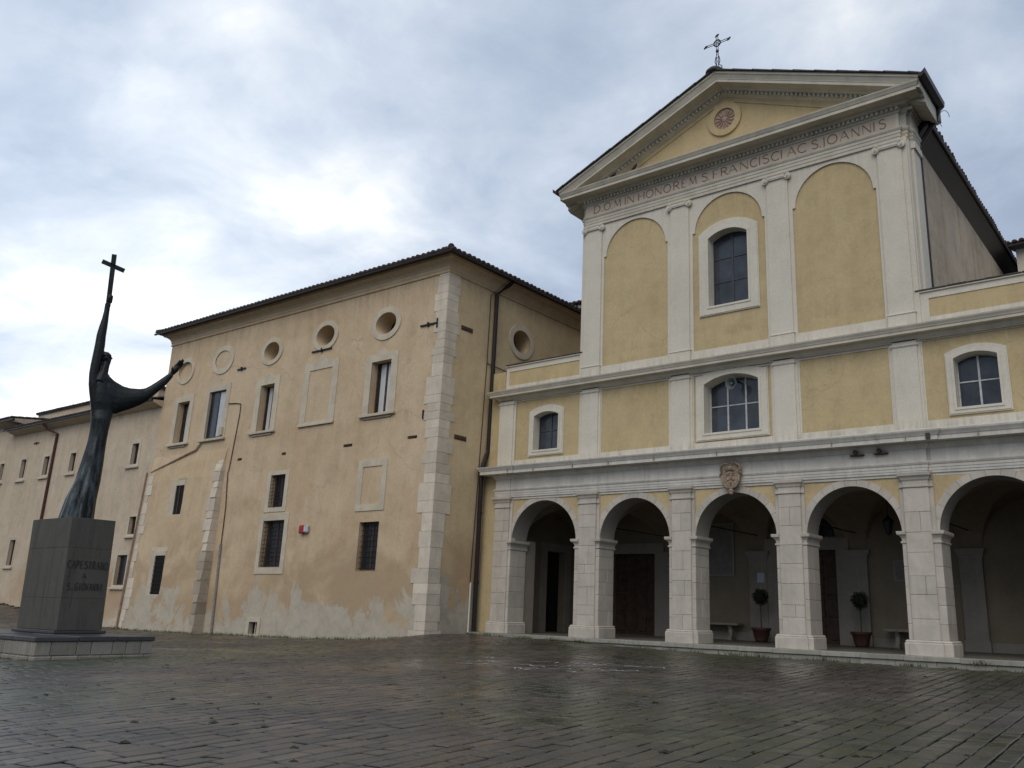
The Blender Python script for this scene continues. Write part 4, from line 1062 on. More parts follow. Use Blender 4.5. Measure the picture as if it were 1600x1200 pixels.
# main corner quoins (L-shaped blocks)
z = -1.4; k = 0
while z < 12.85:
    h = rq.choice([.27, .33, .42, .55, .70]) * rq.uniform(.92, 1.08); z1_ = min(z + h, 12.9)
    big = k % 2
    wf = rq.choice([.52, .58, .64, .70, .80, .86]) + rq.uniform(-.02, .02)
    wsd = rq.choice([.58, .64, .72, .80, .88]) + rq.uniform(-.02, .02)
    if z > 8: wf *= .78; wsd *= .85
    p = .022
    def lblock(z, z1_, wf, wsd):
        o = [(XR - wf, YF - p), (XR + p, YF - p), (XR + p, YF + wsd), (XR - .1, YF + wsd), (XR - .1, YF + .1), (XR - wf, YF + .1)]
        return MB().plate(o, [], lambda u, v: (u, v, z1_), lambda u, v: (u, v, z))
    if h > .6 and rq.random() < .6:
        zm = z + h * .5; cv('quoin_stone', lblock(z + .005, zm - .004, wf, wsd), M_quoin); cv('quoin_stone', lblock(zm + .004, z1_ - .005, wf, wsd), M_quoin)
    else: cv('quoin_stone', lblock(z + .005, z1_ - .005, wf, wsd), M_quoin)
    z = z1_; k += 1
# cornice
prof = [(-.05, 12.82), (.05, 12.82), (.06, 12.87), (.03, 12.89), (.03, 12.94), (.05, 12.97), (.07, 13.08), (.13, 13.18), (.22, 13.25), (.33, 13.29), (.36, 13.31), (.36, 13.37), (.40, 13.40), (.40, 13.44), (-.05, 13.46)]
cv('eaves_cornice', MB().sweep([(XL, 9.0), (XL, YF), (XR, YF), (XR, 9.0)], prof), M_ann)
# hipped roof and pantiles
ov = .62; EZ = 13.47; pt = .30
xa, xb_, ya, yb_ = XL - ov, XR + ov, YF - ov, 10.0
hh = (yb_ - ya) / 2; rz = EZ + hh * pt
mb = MB().add([(xa, ya, EZ), (xb_, ya, EZ), (xb_, yb_, EZ), (xa, yb_, EZ), (xa + hh, ya + hh, rz), (xb_ - hh, ya + hh, rz), (xa, ya, EZ - .05), (xb_, ya, EZ - .05), (xb_, yb_, EZ - .05), (xa, yb_, EZ - .05)],
              [(0, 1, 5, 4), (1, 2, 5), (2, 3, 4, 5), (3, 0, 4), (0, 6, 7, 1), (1, 7, 8, 2), (2, 8, 9, 3), (3, 9, 6, 0), (6, 9, 8, 7)])
cv('roof', mb, M_tile)
mb = MB(); tiles(mb, (xa, ya, EZ), (xb_, ya, EZ), (0, 1, pt), 12, hip=True); tiles(mb, (xb_, ya, EZ), (xb_, yb_, EZ), (-1, 0, pt), 12, hip=True)
cv('pantiles', mb, M_tile, kind='stuff')
cv('hip_tiles', MB().tube([(xb_ - .02, ya + .02, EZ + .10), (xb_ - hh, ya + hh, rz + .1)], .13, 8).tube([(xa, ya, EZ + .08), (xa + hh, ya + hh, rz + .1)], .12, 8), M_tile)
cv('gutter', MB().box(xa - .10, xb_, ya - .06, ya + .02, EZ - .10, EZ - .03).box(xb_ - .02, xb_ + .06, ya - .06, yb_, EZ - .10, EZ - .03), M_pipe)
rb = MB().box(-12.9, -8.0, 8.2, 13.0, 13.0, 15.0); cv('rear_block', rb, M_wing)
mb = MB(); tiles(mb, (-13.1, 8.0, 15.05), (-8.0, 8.0, 15.05), (0, 1, pt), 6); cv('rear_pantiles', mb, M_tile, kind='stuff')
# oval windows
def oculus(c, z, a, b_, a2, b2, kind):
    out = ell(c, z, a, b_, 40)
    if kind == 'open' and abs(c + 17.97) < .01: out = [(x_, max(z_, 10.76)) for x_, z_ in out]
    w = cv('oval_window', MB().xz(out, [ell(c, z, a2, b2, 40)], YF - .045, YF + .01), M_frame)
    depth = .10 if kind == 'blind' else (.02 if kind == 'flush' else .75)
    e1_ = ell(c, z, a2, b2, 40); e2 = ell(c + (0 if kind != 'open' else .0), z, a2 * (1 if kind != 'open' else .92), b2 * (1 if kind != 'open' else .92), 40)
    mb = MB(); n = 40
    mb.v = [(x_, YF - .04, z_) for x_, z_ in e1_] + [(x_, YF + depth, z_) for x_, z_ in e2]
    for i in range(n): j = (i + 1) % n; mb.f.append((i, n + i, n + j, j))
    mb.build('reveal', M_ann if kind != 'flush' else M_frame, w, smooth=True)
    if kind == 'open': MB().xz(e2, [], YF + depth, YF + depth + .02).build('pane', M_dark, w)
    elif kind == 'blind': MB().xz(e2, [], YF + depth, YF + depth + .02).build('blind_panel', M_ann, w)
    return w
for q in OC: oculus(*q)
w = cv('oval_window', MB().yz(ell(oyc, oz, .82, .76, 40), [ell(oyc, oz, .57, .50, 40)], XR + .045, XR - .01), M_frame)
mb = MB(); e1_ = ell(oyc, oz, .57, .50, 40); mb.v = [(XR + .04, y_, z_) for y_, z_ in e1_] + [(XR - .75, y_, z_) for y_, z_ in e1_]
for i in range(40): j = (i + 1) % 40; mb.f.append((i, 40 + i, 40 + j, j))
mb.build('reveal', M_ann, w, smooth=True); MB().yz(ell(oyc, oz, .57, .50, 40), [], XR - .75, XR - .77).build('pane', M_dark, w)
# upper windows with shaped heads
for i, (a, b_, z0, z1, oa, ob, oz0, oz1, pk, pw) in enumerate(WU):
    c = (a + b_) / 2
    head = [(b_, z1), (c + pw, z1 - .02), (c + pw * .55, z1 + pk * .25), (c + pw * .22, z1 + pk * .75), (c, z1 + pk), (c - pw * .22, z1 + pk * .75), (c - pw * .55, z1 + pk * .25), (c - pw, z1 - .02), (a, z1)]
    w = cv('window' if i != 3 else 'blind_window', MB().xz([(a, z0), (b_, z0)] + head, [rect(oa, ob, oz0, oz1)], YF - .035, YF + .01), M_frame)
    if i == 3:
        MB().cbox(a - .03, b_ + .03, YF - .09, YF - .036, z0 - .10, z0 + .01, .01).build('sill', M_frame, w); continue
    MB().cbox(a - .10, b_ + .08, YF - .14, YF + .3, z0 - .09, z0 + .02, .012).build('sill', M_frame, w)
    if i != 1: MB().cbox(a + .12, b_ - .15, YF - .06, YF + .0, z0 - .19, z0 - .092, .02).build('sill_bracket', M_rough, w)
    yd = YF + (.30 if i != 1 else .08)
    mid = (oa + ob) / 2; fw = .055
    mb = MB().xz(rect(oa, ob, oz0 + .01, oz1), [rect(oa + fw, mid - fw * .8, oz0 + fw + .03, oz1 - fw), rect(mid + fw * .8, ob - fw, oz0 + fw + .03, oz1 - fw)], yd, yd + .05)
    mb.build('casement', M_wood if i != 1 else M_dmull, w)
    for k, (pa, pb_) in enumerate(((oa + fw, mid - fw * .8), (mid + fw * .8, ob - fw))):
        # each leaf: a dark strip and a pale pane, curtain and white reflection painted together
        s1 = pa + (pb_ - pa) * (.35 if k == 0 else .05)
        if i == 0 and k == 0: s1 = pa + (pb_ - pa) * .65
        MB().box(pa, s1, yd + .02, yd + .03, oz0 + fw + .03, oz1 - fw).build('pane', M_glass, w)
        MB().box(s1, pb_, yd + .022, yd + .032, oz0 + fw + .03, oz1 - fw).build('leaf_pane', M_pale if i != 1 else (M_glass2 if k == 0 else M_pale), w)
    if i != 1: MB().box(oa, ob, YF + .42, YF + .46, oz0, oz1).build('room_darkness', M_dark, w)
# grilled windows
def grille(mb, x0, x1, z0, z1, y, nx_, nz_):
    for k in range(nx_): x_ = x0 + (x1 - x0) * (k + .5) / nx_; mb.tube([(x_, y, z0), (x_, y, z1)], .011, 4)
    for k in range(nz_): z_ = z0 + (z1 - z0) * (k + .5) / nz_; mb.tube([(x0, y - .012, z_), (x1, y - .012, z_)], .011, 4)
    return mb
for i, (a, b_, z0, z1, oa, ob, oz0, oz1) in enumerate(GR):
    if i < 2: w = cv('grilled_window', MB().xz(rect(a, b_, z0, z1), [rect(oa, ob, oz0, oz1)], YF - .03, YF + .01), M_frame)
    else: w = cv('grilled_window', MB().xz(rect(a - .02, b_ + .02, z0 - .02, z1 + .02), [rect(oa, ob, oz0, oz1)], YF - .006, YF + .01), M_ann)
    yd = YF + .22
    grille(MB(), oa, ob, oz0, oz1, YF + .06 if i < 2 else YF + .12, 6 if i else 5, 11 if i == 1 else 9).build('grille', M_iron, w)
    mid = (oa + ob) / 2
    MB().xz(rect(oa, ob, oz0, oz1), [rect(oa + .08, mid - .05, oz0 + .08, oz1 - .08), rect(mid + .05, ob - .08, oz0 + .08, oz1 - .08)], yd, yd + .05).build('casement', M_wood, w)
    for (pa, pb_) in ((oa + .08, mid - .05), (mid + .05, ob - .08)): MB().box(pa, pb_, yd + .02, yd + .03, oz0 + .08, oz1 - .08).build('pane', M_glass, w)
w = cv('blind_window', MB().xz(rect(-15.0, -13.36, 3.65, 5.65), [rect(-14.72, -13.62, 3.90, 5.38)], YF - .035, YF + .01), M_frame)
w = cv('cellar_hatch', MB().xz(rect(-21.15, -20.2, -1.22, -.47), [hatch], YF - .04, YF + .01), M_frame)
MB().box(-20.98, -20.36, YF + .18, YF + .22, -1.15, -.63).build('pane', M_dark, w)
MB().box(-20.69, -20.65, YF + .10, YF + .13, -1.13, -.65).build('bar', M_frame, w)
# windows in the scarp
def deep_window(x0, x1, z0, z1, xs, zt, dp, name, bars):
    """opening through the batter with a splayed left reveal; the sash sits close to the surface"""
    ym = YF - st((z0 + z1) / 2) + dp
    w = cv(name, MB().add([(x0, YF - st(z0) + .002, z0), (xs, ym, z0), (xs, ym, z1), (x0, YF - st(z1) + .002, z1)], [(0, 1, 2, 3)])
           .xz(rect(xs, x1, z0, z1), [rect(xs + .04, x1 - .02, z0 + .03, zt)], ym, ym + .08), M_frame)
    MB().box(xs + .03, x1 - .01, ym + .035, ym + .055, z0 + .02, zt + .02).build('pane', M_dark, w)
    if bars: grille(MB(), xs + .04, x1 - .02, z0 + .03, zt, ym + .0, 4, 9).build('grille', M_iron, w)
    else: MB().box((xs + x1) / 2 - .05, (xs + x1) / 2, ym + .005, ym + .03, z0 + .03, zt).build('mullion', M_wood, w)
    MB().box(x0 + .01, x1 - .01, ym - .02, ym + .2, z0 - .002, z0 + .012).build('sill', M_frame, w)
deep_window(-28.1, -26.95, 4.0, 5.65, -27.72, 5.40, .0, 'deep_window', False)
deep_window(-28.65, -27.45, .35, 2.34, -28.36, 2.14, .0, 'grilled_window', True)
w = cv('window_head_stone', MB().box(-28.75, -27.4, YF - st(2.34) - .014, YF - .1, 2.341, 2.52), M_frame)
cv('window_head_stone', MB().box(-27.62, -26.9, YF - st(5.7) - .012, YF - .05, 5.651, 5.74), M_rough)
# wall anchors, putlog recesses
for (a, b_, z) in ((-24.26, -23.6, 10.70), (-18.78, -17.45, 10.735), (-12.11, -11.25, 10.80)):
    cv('wall_anchor', MB().box(a, b_, YF - .06, YF - .02, z - .03, z + .03).box((a + b_) / 2 - .03, (a + b_) / 2 + .03, YF - .08, YF + .0, z - .09, z + .09), M_iron)
cv('wall_anchor', MB().box(-11.22, -11.16, YF - .06, YF - .0, 10.6, 10.98), M_iron); cv('wall_anchor', MB().box(-11.62, -11.57, YF - .06, YF - .0, 7.0, 7.35), M_iron)
for (a, b_) in pock:
    cv('beam_socket', MB().box(a, b_, YF + .10, YF + .12, 6.27, 6.43).box(a + .03, b_ - .03, YF - .02, YF + .02, 6.335, 6.365), M_rust)
for z in (10.79, 6.40): cv('beam_socket', MB().box(XR - .01, XR + .035, -1.72, -1.10, z - .035, z + .035).box(XR - .01, XR + .02, -1.74, -1.08, z - .09, z + .09), M_rust)
# pipes and cables
X2 = XR + .12
cv('downpipe', MB().tube([(XR + .5, .72, 13.42), (XR + .30, .60, 13.2), (X2, .15, 12.75), (X2, .12, 6.1), (X2, .02, 5.9), (X2 - .0, -.16, 5.45), (X2, -.20, 5.2), (X2, -.16, -.72)], .088, 10), M_pipe)
cv('downpipe_collar', MB().tube([(X2, -.165, 1.0), (X2, -.165, 1.12)], .105, 10).tube([(X2, -.18, 3.6), (X2, -.18, 3.68)], .1, 10), M_pipe)
cv('wall_cable', MB().tube([(XR + .4, .5, 13.4), (XR + .04, -.14, 12.6), (XR + .04, -.16, 9.68), (XR + .04, -.26, 6.2), (XR + .04, -.42, 1.0)], .017, 5).tube([(XR + .04, -.15, 9.68), (XR + .04, 1.2, 9.62)], .017, 5), M_pipe)
cv('white_conduit', MB().tube([(XR + .05, -.40, 1.05), (XR + .05, -.40, -.75)], .035, 6), M_white)
cv('grey_pipe', MB().tube([(-23.69, YF - .05, 2.6), (-23.52, YF - .05, -1.25)], .055, 8), M_pipe2)
cv('wall_cable', MB().tube([(-24.6, YF - .03, 9.1), (-24.0, YF - .03, 9.05), (-23.62, YF - .03, 8.98), (-23.6, YF - .03, 8.5), (-23.75, YF - .04, 6.9), (-23.85, YF - .04, 5.95), (-23.9, YF - .05, 5.8), (-23.72, YF - .04, 4.2), (-23.69, YF - .04, 2.6)], .022, 5), M_rust)
cv('junction_box', MB().cbox(-24.95, -24.72, YF - .16, YF - .03, 7.6, 8.0, .01), M_frame)
cv('sloping_conduit', MB().tube([(-26.45, YF - .07, 7.35), (-26.75, YF - .07, 7.1), (-30.35, YF - .12, 6.25)], .05, 8), M_cond)
cv('corner_pipe', MB().tube([(-30.42, YF - .28, 6.2), (-30.42, YF - st(2) - .1, 2.0), (-30.40, YF - st(-1.3) - .1, -1.4)], .05, 8), simple('red_brown_pipe', (.26, .17, .125), .8))
cv('plaster_patch', MB().box(-24.10, -23.95, YF - .012, YF, 4.9, 5.4), M_frame)
# siren box (a thing bolted to the wall)
s0 = thing('alarm_siren', 'small red and silver alarm siren on the ochre wall beside the tall grilled window', 'siren', (-17.9, YF, 2.88))
MB().cbox(-18.17, -17.88, YF - .20, YF - .002, 2.87, 3.22, .05).build('housing', M_red, s0)
MB().cbox(-17.90, -17.66, YF - .17, YF - .002, 2.90, 3.22, .07).build('cover', M_chrome, s0)

# ================================================================== LOW WING (far left)
wing = thing('low_wing', 'long low pale ochre wing with small windows behind the statue', 'building', (-41, YF, -.6))
def wg(name, mb, mat, parent=wing, **kw): return mb.build(name, mat, parent, **kw)
WW = [((-33.0, -31.92, 6.72, 8.12), (-32.75, -32.12, 6.82, 7.90)), ((-39.5, -38.58, 6.80, 8.12), (-39.32, -38.70, 6.92, 7.94)), ((-42.68, -41.72, 6.80, 8.14), (-42.47, -41.83, 6.92, 8.0)), ((-45.6, -44.62, 6.80, 8.18), (-45.37, -44.75, 6.93, 8.04)), ((-48.42, -47.55, 6.83, 8.14), (-48.2, -47.66, 6.98, 8.0)),
      ((-31.98, -31.14, 3.18, 4.24), (-31.88, -31.25, 3.25, 4.12)), ((-32.6, -31.4, .70, 2.48), (-32.46, -31.5, .80, 2.25)), ((-44.98, -44.0, 1.78, 3.46), (-44.78, -44.1, 1.86, 3.3)), ((-36.6, -35.7, 6.72, 8.1), (-36.4, -35.8, 6.85, 7.9))]
wg('front_wall', MB().xz(rect(-56, XL - .001, -1.8, 9.72), [rect(*w[1]) for w in WW], YF, YF + .4), M_wing)
wg('core', MB().box(-56, XL - .1, YF + .6, 5, -1.5, 9.7), M_dark)
for k, (fo, op) in enumerate(WW):
    w = wg('window', MB().xz(rect(*fo), [rect(*op)], YF - .025, YF + .01), M_frame)
    MB().cbox(fo[0] - .1, fo[1] + .06, YF - .12, YF + .1, fo[2] - .11, fo[2] - .002, .01).build('sill', M_frame, w)
    MB().xz(rect(*op), [rect(op[0] + .07, op[1] - .06, op[2] + .06, op[3] - .06)], YF + .16, YF + .2).build('casement', M_wood, w)
    MB().box(op[0] + .07, op[1] - .06, YF + .18, YF + .19, op[2] + .06, op[3] - .06).build('pane', M_glass if k not in (1, 2, 3) else M_glass2, w)
wg('soffit', MB().add([(-46.9, YF, 9.60), (XL - .01, YF, 9.60), (XL - .01, YF - .55, 9.80), (-46.9, YF - .55, 9.80), (-46.9, YF, 9.9), (XL - .01, YF, 9.95), (XL - .01, YF - .55, 9.9), (-46.9, YF - .55, 9.9)], [(0, 1, 2, 3), (3, 2, 6, 7), (0, 3, 7, 4), (4, 7, 6, 5), (1, 5, 6, 2)]), M_wing)
wg('gutter', MB().box(-47.3, XL, YF - .64, YF - .552, 9.84, 9.92), M_pipe)
wg('roof', MB().add([(-47.2, YF - .6, 9.93), (XL, YF - .6, 9.93), (XL, YF + 2.1, 10.75), (-47.2, YF + 2.1, 10.75)], [(0, 1, 2, 3)]), M_tile)
mb = MB(); tiles(mb, (-47.2, YF - .6, 9.94), (XL, YF - .6, 9.94), (0, 1, .26), 5, r_=.09, pitch=.22); wg('pantiles', mb, M_tile, kind='stuff')
wg('back_storey_wall', MB().box(-49.5, -35.0, -.5, 4.0, 9.0, 11.62), M_wing)
mb = MB(); tiles(mb, (-49.6, -.62, 11.68), (-34.9, -.62, 11.68), (0, 1, .12), 2, r_=.08, pitch=.2); wg('back_pantiles', mb, M_tile, kind='stuff')
wg('back_eaves', MB().box(-49.6, -34.9, -.62, 0, 11.622, 11.68), M_pipe)
wg('left_upper_wall', MB().box(-56, -46.6, YF - .001, YF + .5, 9.7, 10.45), M_wing)
wg('left_soffit', MB().add([(-56, YF, 10.35), (-46.3, YF, 10.35), (-46.3, YF - .55, 10.5), (-56, YF - .55, 10.5), (-56, YF, 10.62), (-46.3, YF, 10.62), (-46.3, YF - .55, 10.6), (-56, YF - .55, 10.6)], [(0, 1, 2, 3), (3, 2, 6, 7), (1, 5, 6, 2), (4, 7, 6, 5)]), M_wing)
wg('left_roof', MB().add([(-56, YF - .6, 10.62), (-46.3, YF - .6, 10.62), (-46.3, YF + 2.5, 11.0), (-56, YF + 2.5, 11.0)], [(0, 1, 2, 3)]), M_tile)
wg('left_gable', MB().yz([(YF - .5, 10.40), (YF + 2.5, 10.2), (YF + 2.5, 10.97), (YF - .5, 10.60)], [], -46.32, -46.6), M_wing)
mb = MB(); tiles(mb, (-56, YF - .6, 10.65), (-46.3, YF - .6, 10.65), (0, 1, .12), 5, r_=.09, pitch=.22); wg('left_pantiles', mb, M_tile, kind='stuff')
wg('left_gutter', MB().box(-56, -46.2, YF - .66, YF - .55, 10.48, 10.6), M_pipe)
wg('downpipe', MB().tube([(-42.1, YF - .6, 9.8), (-41.9, YF - .35, 9.5), (-41.3, YF - .09, 9.25), (-41.3, YF - .09, -.3)], .075, 8), simple('oxblood_downpipe', (.07, .025, .022), .45))
wg('wall_anchor', MB().box(-44.2, -43.55, YF - .05, YF - .01, 8.9, 8.95).box(-43.92, -43.86, YF - .06, YF, 8.84, 9.0), M_rust)
wg('footing', MB().box(-33.8, -30.9, YF - .10, YF + .02, -1.6, -.85), M_frame)

# rear building behind the right of the nave
r0 = thing('rear_house', 'pale rendered house with a tiled roof glimpsed beyond the nave at the right edge', 'house', (9.5, 16, 8))
MB().box(6.95, 14, 14, 20, 8.0, 15.75).build('wall', M_white, r0)
mb = MB().add([(6.6, 13.5, 15.85), (14.3, 13.5, 16.2), (14.3, 20, 18), (6.6, 20, 17.6), (6.6, 13.5, 15.75), (14.3, 13.5, 16.1)], [(0, 1, 2, 3), (4, 5, 1, 0), (0, 3, 4)]); mb.build('roof', M_tile, r0)
mb = MB(); tiles(mb, (6.6, 13.5, 15.88), (14.3, 13.5, 16.22), (0, 1, .28), 6); mb.build('pantiles', M_tile, r0, kind='stuff')

# ================================================================== MONUMENT
zg = gz(-9.5, -15.8)
pf = thing('monument_platform', 'low stone platform with dark wet slabs under the monument', 'platform', (-10.6, -15.5, zg))
px0, px1, py0, py1 = -13.3, -7.87, -16.79, -14.2
PT = -.745
MB().box(px0 + .03, px1 - .03, py0 + .03, py1 - .03, zg - .3, PT - .09).build('core', M_mortar, pf)
rp = random.Random(8)
y = py0 + .002
while y < py1 - .1:
    L = min(rp.uniform(.28, .55), py1 - y); stone(pf, px1 - .2, px1, y, y + L - .01, -1.13, PT - .10, M_plat, 'platform_block', c=.015); y += L
y = py0
while y < py1 - .1:
    L = min(rp.uniform(.3, .7), py1 - y); stone(pf, px1 - .2, px1 + .02, y, y + L - .01, -1.40, -1.14, M_plat, 'base_block', c=.02); y += L
x_ = px1 - .205
while x_ > px0 + .1:
    L = min(rp.uniform(.28, .6), x_ - px0); stone(pf, x_ - L + .01, x_, py0, py0 + .2, -1.13, PT - .10, M_plat, 'platform_block', c=.015); stone(pf, x_ - L * .98, x_, py0 - .02, py0 + .2, -1.40, -1.14, M_plat, 'base_block', c=.02); x_ -= L
MB().box(px0, px1 - .21, py1 - .15, py1, -1.4, PT - .1).build('rear_courses', M_plat, pf)
y = py0 - .03
yy_ = [py0 - .03, -15.9, -15.05, py1 + .03]; xx_ = [px0 - .03, -12.2, -11.1, -10.0, -8.9, px1 + .03]
for i in range(len(xx_) - 1):
    for j in range(len(yy_) - 1): stone(pf, xx_[i] + .004, xx_[i + 1] - .004, yy_[j] + .004, yy_[j + 1] - .004, PT - .098, PT + rp.uniform(-.006, .006), M_cap, 'top_slab', c=.012)
pe = thing('pedestal', 'tall dark weathered stone pedestal inscribed CAPESTRANO A S. GIOVANNI', 'pedestal', (-10.6, -15.08, PT))
def lean(p): k = (p[2] - PT) / 2.65; return (p[0] - .045 * k, p[1] - .075 * k, p[2])
MB().cbox(-11.70, -9.54, -15.68, -14.47, PT + .006, PT + .075, .01).build('footing_slab', M_cap, pe)
cz = [PT + .08, PT + .78, 1.10, 1.93]
zc = [PT + .08, .06, 1.22, 1.93]
for i in range(3):
    MB().cbox(-11.6, -9.6, -15.6, -14.55, zc[i] + .0015, zc[i + 1] - .0015, .006).build('course_stone', M_ped, pe, warp=lean)
MB().box(-11.58, -9.62, -15.58, -14.57, zc[0], 1.92).build('core', M_mortar, pe, warp=lean)
def ptext(word, yl, yr, z0, z1, par, w=.028):
    n = len(word); step = (yr - yl) / n
    for i, ch in enumerate(word):
        if ch == ' ': continue
        a = yl + step * i + step * .12; b_ = yl + step * (i + 1) - step * .12
        mb = MB(); glyph(mb, ch, a, b_, z0, z1, w, lambda u, v, d: (-9.6 + d, u, v), .010, -.004); mb.build('letter', M_incise, par, warp=lean)
ptext('CAPESTRANO', -15.56, -14.60, .75, .92, pe); ptext('A', -15.20, -15.08, .52, .64, pe, .022); ptext('S.GIOVANNI', -15.50, -14.66, .25, .41, pe)

# statue -----------------------------------------------------------
S = Vector((-10.6, -15.1, 0)); rt = Vector((.4243, .9055, 0)); vd = Vector((-.9055, .4243, 0))
def sp(a, z, d=0.0): return S + rt * a + vd * d + Vector((0, 0, z))
stt = thing('statue', 'slender dark bronze friar statue raising a cross in one hand, other arm outstretched', 'statue', (-10.6, -15.1, 1.93))
BODY = [(-0.438, 0.362, 1.93), (-0.359, 0.347, 2.427), (-0.281, 0.353, 2.672), (-0.21, 0.364, 2.934), (-0.153, 0.359, 3.197), (-0.123, 0.356, 3.461), (-0.107, 0.346, 3.726), (-0.09, 0.341, 3.984), (-0.09, 0.345, 4.243), (-0.109, 0.363, 4.512), (-0.146, 0.386, 4.748), (-0.20, 0.40, 4.953), (-0.240, 0.346, 5.198), (-0.25, 0.25, 5.428), (-0.22, 0.17, 5.60), (-.12, .14, 5.72)]
def loft(mb, rings, seg=20):
    n = len(mb.v)
    for (c, ax, ay, za, zb) in rings:      # centre, half-axes vectors
        for k in range(seg):
            th = 2 * math.pi * k / seg; mb.v.append(tuple(c + ax * math.cos(th) + ay * math.sin(th)))
    for i in range(len(rings) - 1):
        for k in range(seg):
            a = n + i * seg + k; b_ = n + i * seg + (k + 1) % seg; mb.f.append((a, b_, b_ + seg, a + seg))
    mb.f.append(tuple(n + k for k in reversed(range(seg)))); mb.f.append(tuple(n + (len(rings) - 1) * seg + k for k in range(seg)))
mb = MB()
rings = []
for (l, r_, z) in BODY:
    w = (r_ - l) / 2; d = w * .92 if z < 4.7 else w * .62
    rings.append((sp((l + r_) / 2, z), rt * w, vd * d, 0, 0))
loft(mb, rings, 24)
# flaring robe fold on the left front, a vertical ridge
fold = [(-.20, 1.93, -.20, .19), (-.14, 2.5, -.18, .16), (-.03, 3.1, -.14, .12), (.03, 3.7, -.10, .10), (.06, 4.3, -.08, .08)]
mb.tube([sp(a, z, d) for a, z, d, r_ in fold], [r_ for *_, r_ in fold], 10)
for (a0, a1_, d0_) in ((-.30, -.02, -.10), (.06, .12, -.30), (.22, .22, -.20)):
    mb.tube([sp(a0, 1.95, d0_ * 1.0), sp((a0 * .45 + a1_ * .55), 2.9, d0_ * .72), sp(a1_, 4.2, d0_ * .55)], [.09, .07, .03], 10)
# raised arm
ARM = [([-.10, 4.6], [.05, 4.6]), ([-.155, 4.85], [.03, 4.85]), ([-.20, 5.03], [0, 5.03]), ([-.245, 5.2], [-.04, 5.2]), ([-.285, 5.38], [-.075, 5.40]), ([-.317, 5.643], [-.119, 5.673]), ([-.32, 5.889], [-.11, 5.922]), ([-.313, 6.128], [-.095, 6.163]), ([-.306, 6.443], [-.094, 6.479]), ([-.307, 6.707], [-.112, 6.743]), ([-.288, 6.923], [-.114, 6.956]), ([-.257, 7.16], [-.122, 7.186]), ([-.242, 7.377], [-.129, 7.401]), ([-.246, 7.60], [-.136, 7.62])]
rings = []
for (L_, R_) in ARM:
    c = sp((L_[0] + R_[0]) / 2, (L_[1] + R_[1]) / 2, -.05); w = (R_[0] - L_[0]) / 2 * 1.07 + .008; rings.append((c, rt * w, vd * w * .95, 0, 0))
loft(mb, rings, 16)
# outstretched arm with hanging sleeve
LA = [([0.02, 5.62], [0.10, 4.80]), ([0.196, 5.60], [0.234, 4.798]), ([0.339, 5.53], [0.425, 4.721]), ([0.503, 5.454], [0.634, 4.834]), ([0.667, 5.426], [0.817, 4.927]), ([0.864, 5.438], [0.985, 5.036]), ([1.0, 5.457], [1.124, 5.142]), ([1.112, 5.544], [1.254, 5.318]), ([1.232, 5.655], [1.359, 5.456]), ([1.369, 5.795], [1.494, 5.618]), ([1.507, 5.941], [1.585, 5.776]), ([1.575, 6.0], [1.655, 5.90])]
rings = []
for i, (U_, D_) in enumerate(LA):
    u = sp(*U_); d = sp(*D_); c = (u + d) / 2; h = (u - d) / 2 * 1.05; rings.append((c, h, vd * min(.16, h.length * .75), 0, 0))
loft(mb, rings, 16)
# open hand: palm and five fingers
def ch(pts, r0, r1, dd=0.):
    k = len(pts); mb.tube([sp(a, z, dd + q) for a, z, q in pts], [r0 + (r1 - r0) * i / (k - 1) for i in range(k)], 8)
def chn(pts, r0, r1):
    k = len(pts); mb.tube([sp(a, z, d) for a, z, d in pts], [r0 + (r1 - r0) * i / (k - 1) for i in range(k)], 8)
mb.tube([sp(1.55, 5.88), sp(1.61, 5.97), sp(1.675, 6.09), sp(1.725, 6.19)], [(.06, .06), (.058, .06), (.085, .085), (.08, .085)], 12)
for (o_, d_, ln) in ((-.062, -.035, .17), (-.022, -.012, .235), (.020, .012, .225), (.058, .035, .16)):
    bx, bz = 1.715 + o_ * .87, 6.17 - o_ * .5
    chn([(bx, bz, d_), (bx + .40 * ln, bz + .62 * ln, d_ * 1.1), (bx + .56 * ln, bz + 1.05 * ln, d_ * 1.1)], .034, .020)
chn([(1.62, 6.02, -.05), (1.585, 6.10, -.09), (1.60, 6.18, -.11)], .030, .020)
# neck and head
mb.tube([sp(-.05, 5.50, -.02), sp(.0, 5.78, -.02), sp(.02, 6.02, -.01)], [.16, .105, .088], 12)
mb.tube([sp(-.14, 5.62, -.02), sp(.06, 5.60, -.02), sp(.26, 5.46, -.01)], [.11, .12, .10], 12)
hc = sp(0.013, 6.13, -.01)
loft(mb, [(sp(0.028, 5.975, -.01), rt * .055, vd * .06, 0, 0), (sp(0.023, 6.02), rt * .085, vd * .09, 0, 0), (sp(0.018, 6.09), rt * .105, vd * .10, 0, 0), (sp(0.008, 6.16), rt * .11, vd * .105, 0, 0), (sp(-0.002, 6.22), rt * .11, vd * .105, 0, 0), (sp(-0.012, 6.27), rt * .10, vd * .10, 0, 0), (sp(-0.022, 6.31), rt * .055, vd * .06, 0, 0)], 16)
mb.tube([sp(-0.112, 6.215), sp(0.108, 6.225)], [(.118, .018), (.118, .018)], 10)      # fringe of hair / brow band
mb.tube([sp(0.098, 6.20, -.03), sp(0.143, 6.145, -.035), sp(0.113, 6.13, -.03)], [.014, .022, .016], 6)   # nose
mb.tube([sp(0.103, 6.07, -.05), sp(0.118, 6.075, -.01), sp(0.103, 6.07, .03)], .015, 6)   # lips
mb.ellipsoid(tuple(sp(0.078, 6.015, -.01)), (.045, .045, .035)); mb.ellipsoid(tuple(sp(0.078, 6.195, -.07)), (.03, .03, .018)); mb.ellipsoid(tuple(sp(0.078, 6.195, .05)), (.03, .03, .018))
